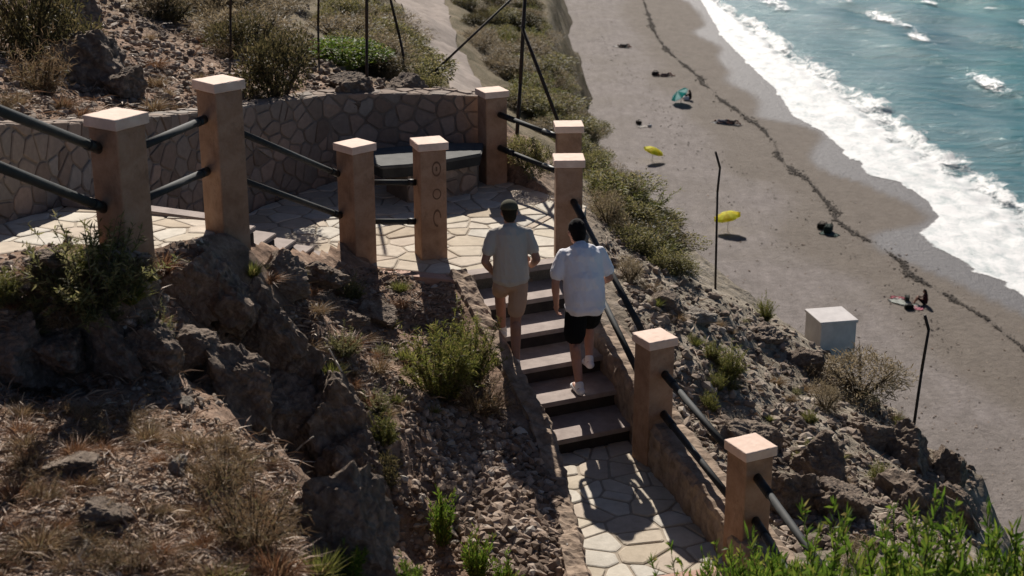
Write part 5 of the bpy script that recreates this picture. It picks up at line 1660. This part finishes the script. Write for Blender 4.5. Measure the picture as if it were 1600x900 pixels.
ft = atz(806, 581, zt(3))
JT = dict(pelvis=v3(-.03, .17, .97), waist=v3(-.03, .18, 1.13), chest=v3(-.03, .20, 1.35), neck=v3(-.03, .235, 1.515), head=v3(-.03, .275, 1.645), look=(0.0, 1, -0.15),
          shl=v3(-.205, .215, 1.425), shr=v3(.145, .215, 1.425), ell=v3(-.30, .13, 1.17), elr=v3(.235, .14, 1.17), wrl=v3(-.19, .31, .985), wrr=v3(.215, .36, 1.03), hdl=(0.45, .7, .05), hdr=(-.1, .9, .1),
          hipl=v3(-.115, .17, .93), hipr=v3(.055, .17, .93), knl=v3(-.10, .50, .70), knr=v3(.025, .19, .51), anl=v3(-.07, .52, R_ * 1 + .10), anr=v3(.0, .0, .09), toel=v3(-.07, .67, R_ * 1 + .04), toer=v3(-.005, .15, .035))
person((ft.x, ft.y, zt(3)), math.radians(8), JT, MT, 'man in grey-beige T-shirt, khaki shorts and olive cap, upper on the stairs', 1.0, belly=1.0, sleeve=0.62, short_len=0.74, scale=0.955, hair='cap')

# ------------------------------------------------------------------ things on the beach
GZ = ZS + 0.01
def parasol(px, py, dia, h, tilt, az, c_a, c_b, label, foot=None):
    """px, py: middle of the canopy in the photograph"""
    p = atz(px, py + 10, GZ) if foot is None else atz(*foot, GZ)
    root = empty('beach_umbrella', p, az)
    tag(root, label, 'beach umbrella')
    T = Matrix.Rotation(tilt, 4, 'X')
    bm = bmesh.new()
    tube(bm, (0, 0, -0.1), (0, 0, h * 0.55), 0.022, None, 8)
    e = Vector((0, 0, h * .55)); tp = e + (T @ Vector((0, 0, h * .5)))
    tube(bm, e, tp, 0.018, None, 8)
    obj_bm('pole', bm, M['white'], root)
    bm = bmesh.new()
    n, R, drop = 8, dia / 2, dia * 0.17
    rings = []
    for k in range(5):
        t = k / 4
        ring = []
        for i in range(n * 4):
            a = 2 * PI * i / (n * 4)
            sag = 1 - 0.055 * t * (0.5 - 0.5 * math.cos(n * a)) * 2
            v = Vector((R * t * sag * math.cos(a), R * t * sag * math.sin(a), -drop * (t ** 1.7) - (0.02 * (0.5 - 0.5 * math.cos(n * a)) * t)))
            ring.append(bm.verts.new(tp + T @ (v + Vector((0, 0, -0.02)))))
            if k == 0: break
        rings.append(ring)
    m = n * 4
    for i in range(m):
        f = bm.faces.new((rings[0][0], rings[1][i], rings[1][(i + 1) % m])); f.material_index = (i // 4) % 2
    for k in range(1, 4):
        for i in range(m):
            f = bm.faces.new((rings[k][i], rings[k + 1][i], rings[k + 1][(i + 1) % m], rings[k][(i + 1) % m])); f.material_index = (i // 4) % 2; f.smooth = True
    bmesh.ops.solidify(bm, geom=bm.faces[:], thickness=0.012)
    obj_bm('canopy', bm, [c_a, c_b], root)
    return root
def fabric(name, c, tr=0.35):
    t = NT(name)
    co = t.coord()
    col = t.ramp(t.noise(3, 4, .6, co), [(0.3, tuple(x * .88 for x in c)), (0.7, c)])
    p = t.princ(col, 0.7)
    tl = t.n('ShaderNodeBsdfTranslucent'); t.l(col, tl.inputs['Color'])
    mx = t.n('ShaderNodeMixShader'); mx.inputs[0].default_value = tr
    t.l(p.outputs[0], mx.inputs[1]); t.l(tl.outputs[0], mx.inputs[2])
    return t.finish(mx)
FY_, FO = fabric('yellow_cloth', (0.86, 0.84, 0.05)), fabric('deep_yellow_cloth', (0.84, 0.74, 0.02))
FT, FTW = fabric('teal_cloth', (0.03, 0.25, 0.24)), fabric('pale_teal_cloth', (0.35, 0.52, 0.52))
FWH, FGR = fabric('white_cloth', (0.78, 0.76, 0.74), .2), fabric('grey_cloth', (0.34, 0.36, 0.38), .2)
parasol(1135, 330, 1.95, 1.30, math.radians(15), math.radians(-75), FY_, FO, 'yellow beach umbrella, the nearer of two, behind the thin bent post', (1137, 361))
parasol(1017, 240, 1.75, 1.10, math.radians(20), math.radians(70), FY_, FO, 'yellow beach umbrella, the farther of two, leaning to the left', (1019, 252))
parasol(1063, 150, 1.9, 1.2, math.radians(52), math.radians(-140), FT, FTW, 'teal beach umbrella tipped over beside a person in black', (1064, 162))
parasol(852, 10, 1.9, 1.55, math.radians(28), math.radians(40), FWH, FGR, 'white and grey beach umbrella at the top edge, beside the cliff', (854, 22))

def mats_b(n, skin_, sh, bo): return {'skin': skin_, 'hair': MW['hair'], 'shirt': cloth(n + '_top', sh), 'shorts': cloth(n + '_bottom', bo), 'shoe': MW['shoe']}
def lying_J():
    return dict(pelvis=v3(0, 0, .11), waist=v3(0, .16, .11), chest=v3(0, .36, .12), neck=v3(0, .54, .12), head=v3(0, .68, .13), look=(0.05, 0.15, 1), shl=v3(-.18, .46, .10), shr=v3(.18, .46, .10), ell=v3(-.30, .26, .07), elr=v3(.34, .60, .08),
                wrl=v3(-.26, .02, .06), wrr=v3(.14, .74, .08), hipl=v3(-.09, -.03, .10), hipr=v3(.09, -.03, .10), knl=v3(-.10, -.44, .13), knr=v3(.14, -.42, .32), anl=v3(-.10, -.86, .07), anr=v3(.12, -.72, .08), toel=v3(-.13, -.92, .17), toer=v3(.14, -.84, .05))
def sit_J():
    return dict(pelvis=v3(0, 0, .13), waist=v3(0, -.03, .30), chest=v3(0, -.01, .50), neck=v3(0, .04, .67), head=v3(0, .08, .80), look=(0.1, 1, -0.2), shl=v3(-.18, 0, .60), shr=v3(.18, 0, .60), ell=v3(-.24, .16, .38), elr=v3(.24, .16, .38),
                wrl=v3(-.12, .36, .40), wrr=v3(.12, .36, .40), hipl=v3(-.09, .04, .12), hipr=v3(.09, .04, .12), knl=v3(-.12, .42, .42), knr=v3(.12, .42, .42), anl=v3(-.11, .60, .08), anr=v3(.11, .60, .08), toel=v3(-.12, .75, .03), toer=v3(.12, .75, .03))
def towel(px, py, rz, c, label, sz=(0.8, 1.8)):
    p = atz(px, py, GZ)
    bm = bmesh.new()
    nx_, ny_ = 8, 16
    g = [[bm.verts.new(((i / nx_ - .5) * sz[0], (j / ny_ - .5) * sz[1], 0.03 + 0.02 * math.sin(i * 1.3 + j * .8) + 0.012 * math.sin(j * 2.1))) for i in range(nx_ + 1)] for j in range(ny_ + 1)]
    for j in range(ny_):
        for i in range(nx_): bm.faces.new((g[j][i], g[j][i + 1], g[j + 1][i + 1], g[j + 1][i]))
    bmesh.ops.solidify(bm, geom=bm.faces[:], thickness=0.02)
    o = obj_bm('beach_towel', bm, cloth('towel_' + label[:12].replace(' ', '_'), c), None, True)
    o.location = (p.x, p.y, GZ); o.rotation_euler = (0, 0, rz)
    return tag(o, label, 'beach towel')
def bag(px, py, c, label, s=0.4):
    p = atz(px, py, GZ)
    root = empty('beach_bag', p, random.uniform(0, 3))
    bm = bmesh.new()
    bx(bm, (0, 0, s * .35), (s * 1.3, s * .7, s * .7), None, s * .16, 3)
    obj_bm('sack', bm, cloth('bag_' + label[:10].replace(' ', '_'), c), root, True)
    for sy in (-1, 1):
        bm = bmesh.new()
        pts = [Vector((s * .4 * math.cos(t), sy * s * .25, s * .66 + s * .3 * math.sin(t))) for t in np.linspace(0, PI, 9)]
        for a_, b_ in zip(pts[:-1], pts[1:]): tube(bm, a_, b_, s * .035, None, 6)
        obj_bm('handle', bm, MW['shorts'], root)
    return tag(root, label, 'bag')
def lie(px, py, rz, m, label, zoff=0.05):
    p = atz(px, py, GZ)
    return person((p.x, p.y, GZ + zoff), rz, lying_J(), m, label, 1.0, 0.02, shoes=False, hair='short')
def sitp(px, py, rz, m, label):
    p = atz(px, py, GZ)
    return person((p.x, p.y, GZ + 0.02), rz, sit_J(), m, label, 1.0, 0.018, shoes=False, hair='long')
towel(1414, 474, math.radians(38), (0.58, 0.60, 0.56), 'white towel spread out between two pink towels', (0.9, 1.9))
towel(1403, 466, math.radians(70), (0.50, 0.16, 0.20), 'dark pink towel left of the white towel', (0.5, 0.9))
towel(1429, 481, math.radians(70), (0.66, 0.26, 0.32), 'light pink towel in front of the seated person', (0.7, 1.0))
bag(1417, 470, (0.03, 0.035, 0.03), 'dark bag on the white towel', 0.42)
bag(1420, 483, (0.02, 0.018, 0.016), 'black bag below the white towel', 0.40)
sitp(1445, 476, math.radians(75), mats_b('maroon', SK2, (0.045, 0.014, 0.016), (0.02, 0.015, 0.016)), 'person in dark maroon sitting on the sand by pink towels')
towel(1128, 193, math.radians(60), (0.48, 0.50, 0.52), 'pale towel with a sunbather, left of a person lying in dark clothes')
lie(1129, 193, math.radians(60), mats_b('greyb', SK1, (0.20, 0.19, 0.21), (0.08, 0.08, 0.1)), 'sunbather in grey lying on the pale towel')
towel(1144, 194, math.radians(50), (0.58, 0.55, 0.53), 'whitish towel under the sunbather in dark clothes')
lie(1143, 194, math.radians(55), mats_b('dark1', SK2, (0.05, 0.035, 0.035), (0.05, 0.035, 0.035)), 'sunbather in dark clothes lying on the whitish towel')
towel(971, 73, math.radians(75), (0.60, 0.58, 0.56), 'pale towel nearest the top edge, one sunbather on it')
lie(975, 74, math.radians(65), mats_b('dark2', SK2, (0.06, 0.05, 0.05), (0.05, 0.05, 0.05)), 'sunbather lying nearest the top edge of the beach')
lie(1040, 119, math.radians(92), mats_b('dark3', SK1, (0.12, 0.08, 0.075), (0.10, 0.07, 0.07)), 'sunbather lying alone on the sand above the teal umbrella', 0.0)
bag(1024, 118, (0.025, 0.02, 0.02), 'black bag at the head of the sunbather lying alone', 0.55)
towel(1006, 198, math.radians(110), (0.70, 0.66, 0.62), 'white towel crumpled on the sand above the farther yellow umbrella', (0.6, 1.1))
bag(998, 194, (0.03, 0.025, 0.022), 'dark bag beside the crumpled white towel', 0.42)
bag(1015, 198, (0.60, 0.56, 0.53), 'white bag beside the crumpled white towel', 0.30)
bag(1284, 357, (0.03, 0.025, 0.02), 'small dark bag beside the dark green beach gear', 0.5)
bag(1294, 363, (0.018, 0.03, 0.026), 'bulky dark green beach bag on the open sand', 0.72)
towel(1296, 366, math.radians(50), (0.16, 0.22, 0.20), 'grey-green towel under the bulky dark green bag', (0.7, 1.3))
sitp(1078, 156, math.radians(60), mats_b('black1', SK2, (0.02, 0.013, 0.014), (0.02, 0.014, 0.014)), 'person in black sitting beside the teal umbrella')
bag(1073, 156, (0.75, 0.73, 0.75), 'white bag between the teal umbrella and the person in black', 0.5)
for px, py, s_, lab in ((886, 117, 1.3, 'dark round bush standing alone on the sand'), (900, 87, 0.5, 'tiny dark bush on the sand above the lone round bush')):
    p = atz(px, py, ZS)
    plant('dark', (p.x, p.y, ZS), s_, 1.0, lab)

# dried seaweed left along the high-water line
WR = [(985,-20),(1005,0),(1012,20),(1020,45),(1027,58),(1040,77),(1060,95),(1095,122),(1098,132),(1115,142),(1120,152),(1135,162),(1150,172),(1170,188),(1190,200),(1212,228),(1215,245),(1230,260),(1265,285),(1285,310),(1305,330),(1303,341),(1330,363),(1375,385),(1402,405),(1413,412),(1420,430),(1460,450),(1500,475),(1545,500),(1555,510),(1600,545),(1660,600)]
W2 = [(930,40),(948,75),(975,110),(1000,130),(1040,180),(1070,215),(1130,250),(1180,285),(1240,330),(1300,372),(1360,430),(1430,480),(1500,560)]
W3 = [(1020,215),(1035,240),(1075,270),(1130,310),(1200,370),(1260,420),(1330,470)]
P, Z = [], []
def weed(line, dens, w0, s0, s1, gate):
    pts = [atz(px, py, ZS) for px, py in line]
    for a_, b_ in zip(pts[:-1], pts[1:]):
        L = (b_ - a_).length
        for i in range(int(L * dens)):
            t = random.random()
            c = a_.lerp(b_, t)
            g = noise.fractal(Vector((c.x * .5, c.y * .33, 2)), 0.8, 2.2, 4)
            if g < gate: continue
            w = w0 * (0.35 + max(0, g - gate) * 1.6)
            P.append((c.x + random.gauss(0, w) * 0.6, c.y + random.gauss(0, w * 1.4), ZS + 0.03 + random.uniform(0, .03))); Z.append(random.uniform(s0, s1))
weed(WR, 40, 0.17, 0.025, 0.12, -0.24)
weed(WR, 9, 0.15, 0.02, 0.07, -1.0)
weed(WR, 12, 0.55, 0.03, 0.14, 0.1)
weed(W2, 4, 1.2, 0.03, 0.10, 0.02)
weed(W3, 3, 1.3, 0.03, 0.10, 0.05)
scatter('seaweed', P, Z, M['seaweed'], 'dark line of dried seaweed along the high-water mark', 'seaweed', 0.35, 9)
P, Z = [], []
for px, py in in_px([(850,60),(1000,0),(1250,250),(1600,520),(1600,880),(1500,760),(1200,480),(1090,400)], 1300):
    q = atz(px, py, ZS); P.append((q.x, q.y, ZS + 0.01)); Z.append(0.02 + 0.08 * random.random() ** 5)
scatter('pebbles', P, Z, M['rubble'], 'scattered pebbles and bits of driftwood on the sand', 'pebbles', 0.6, 12)
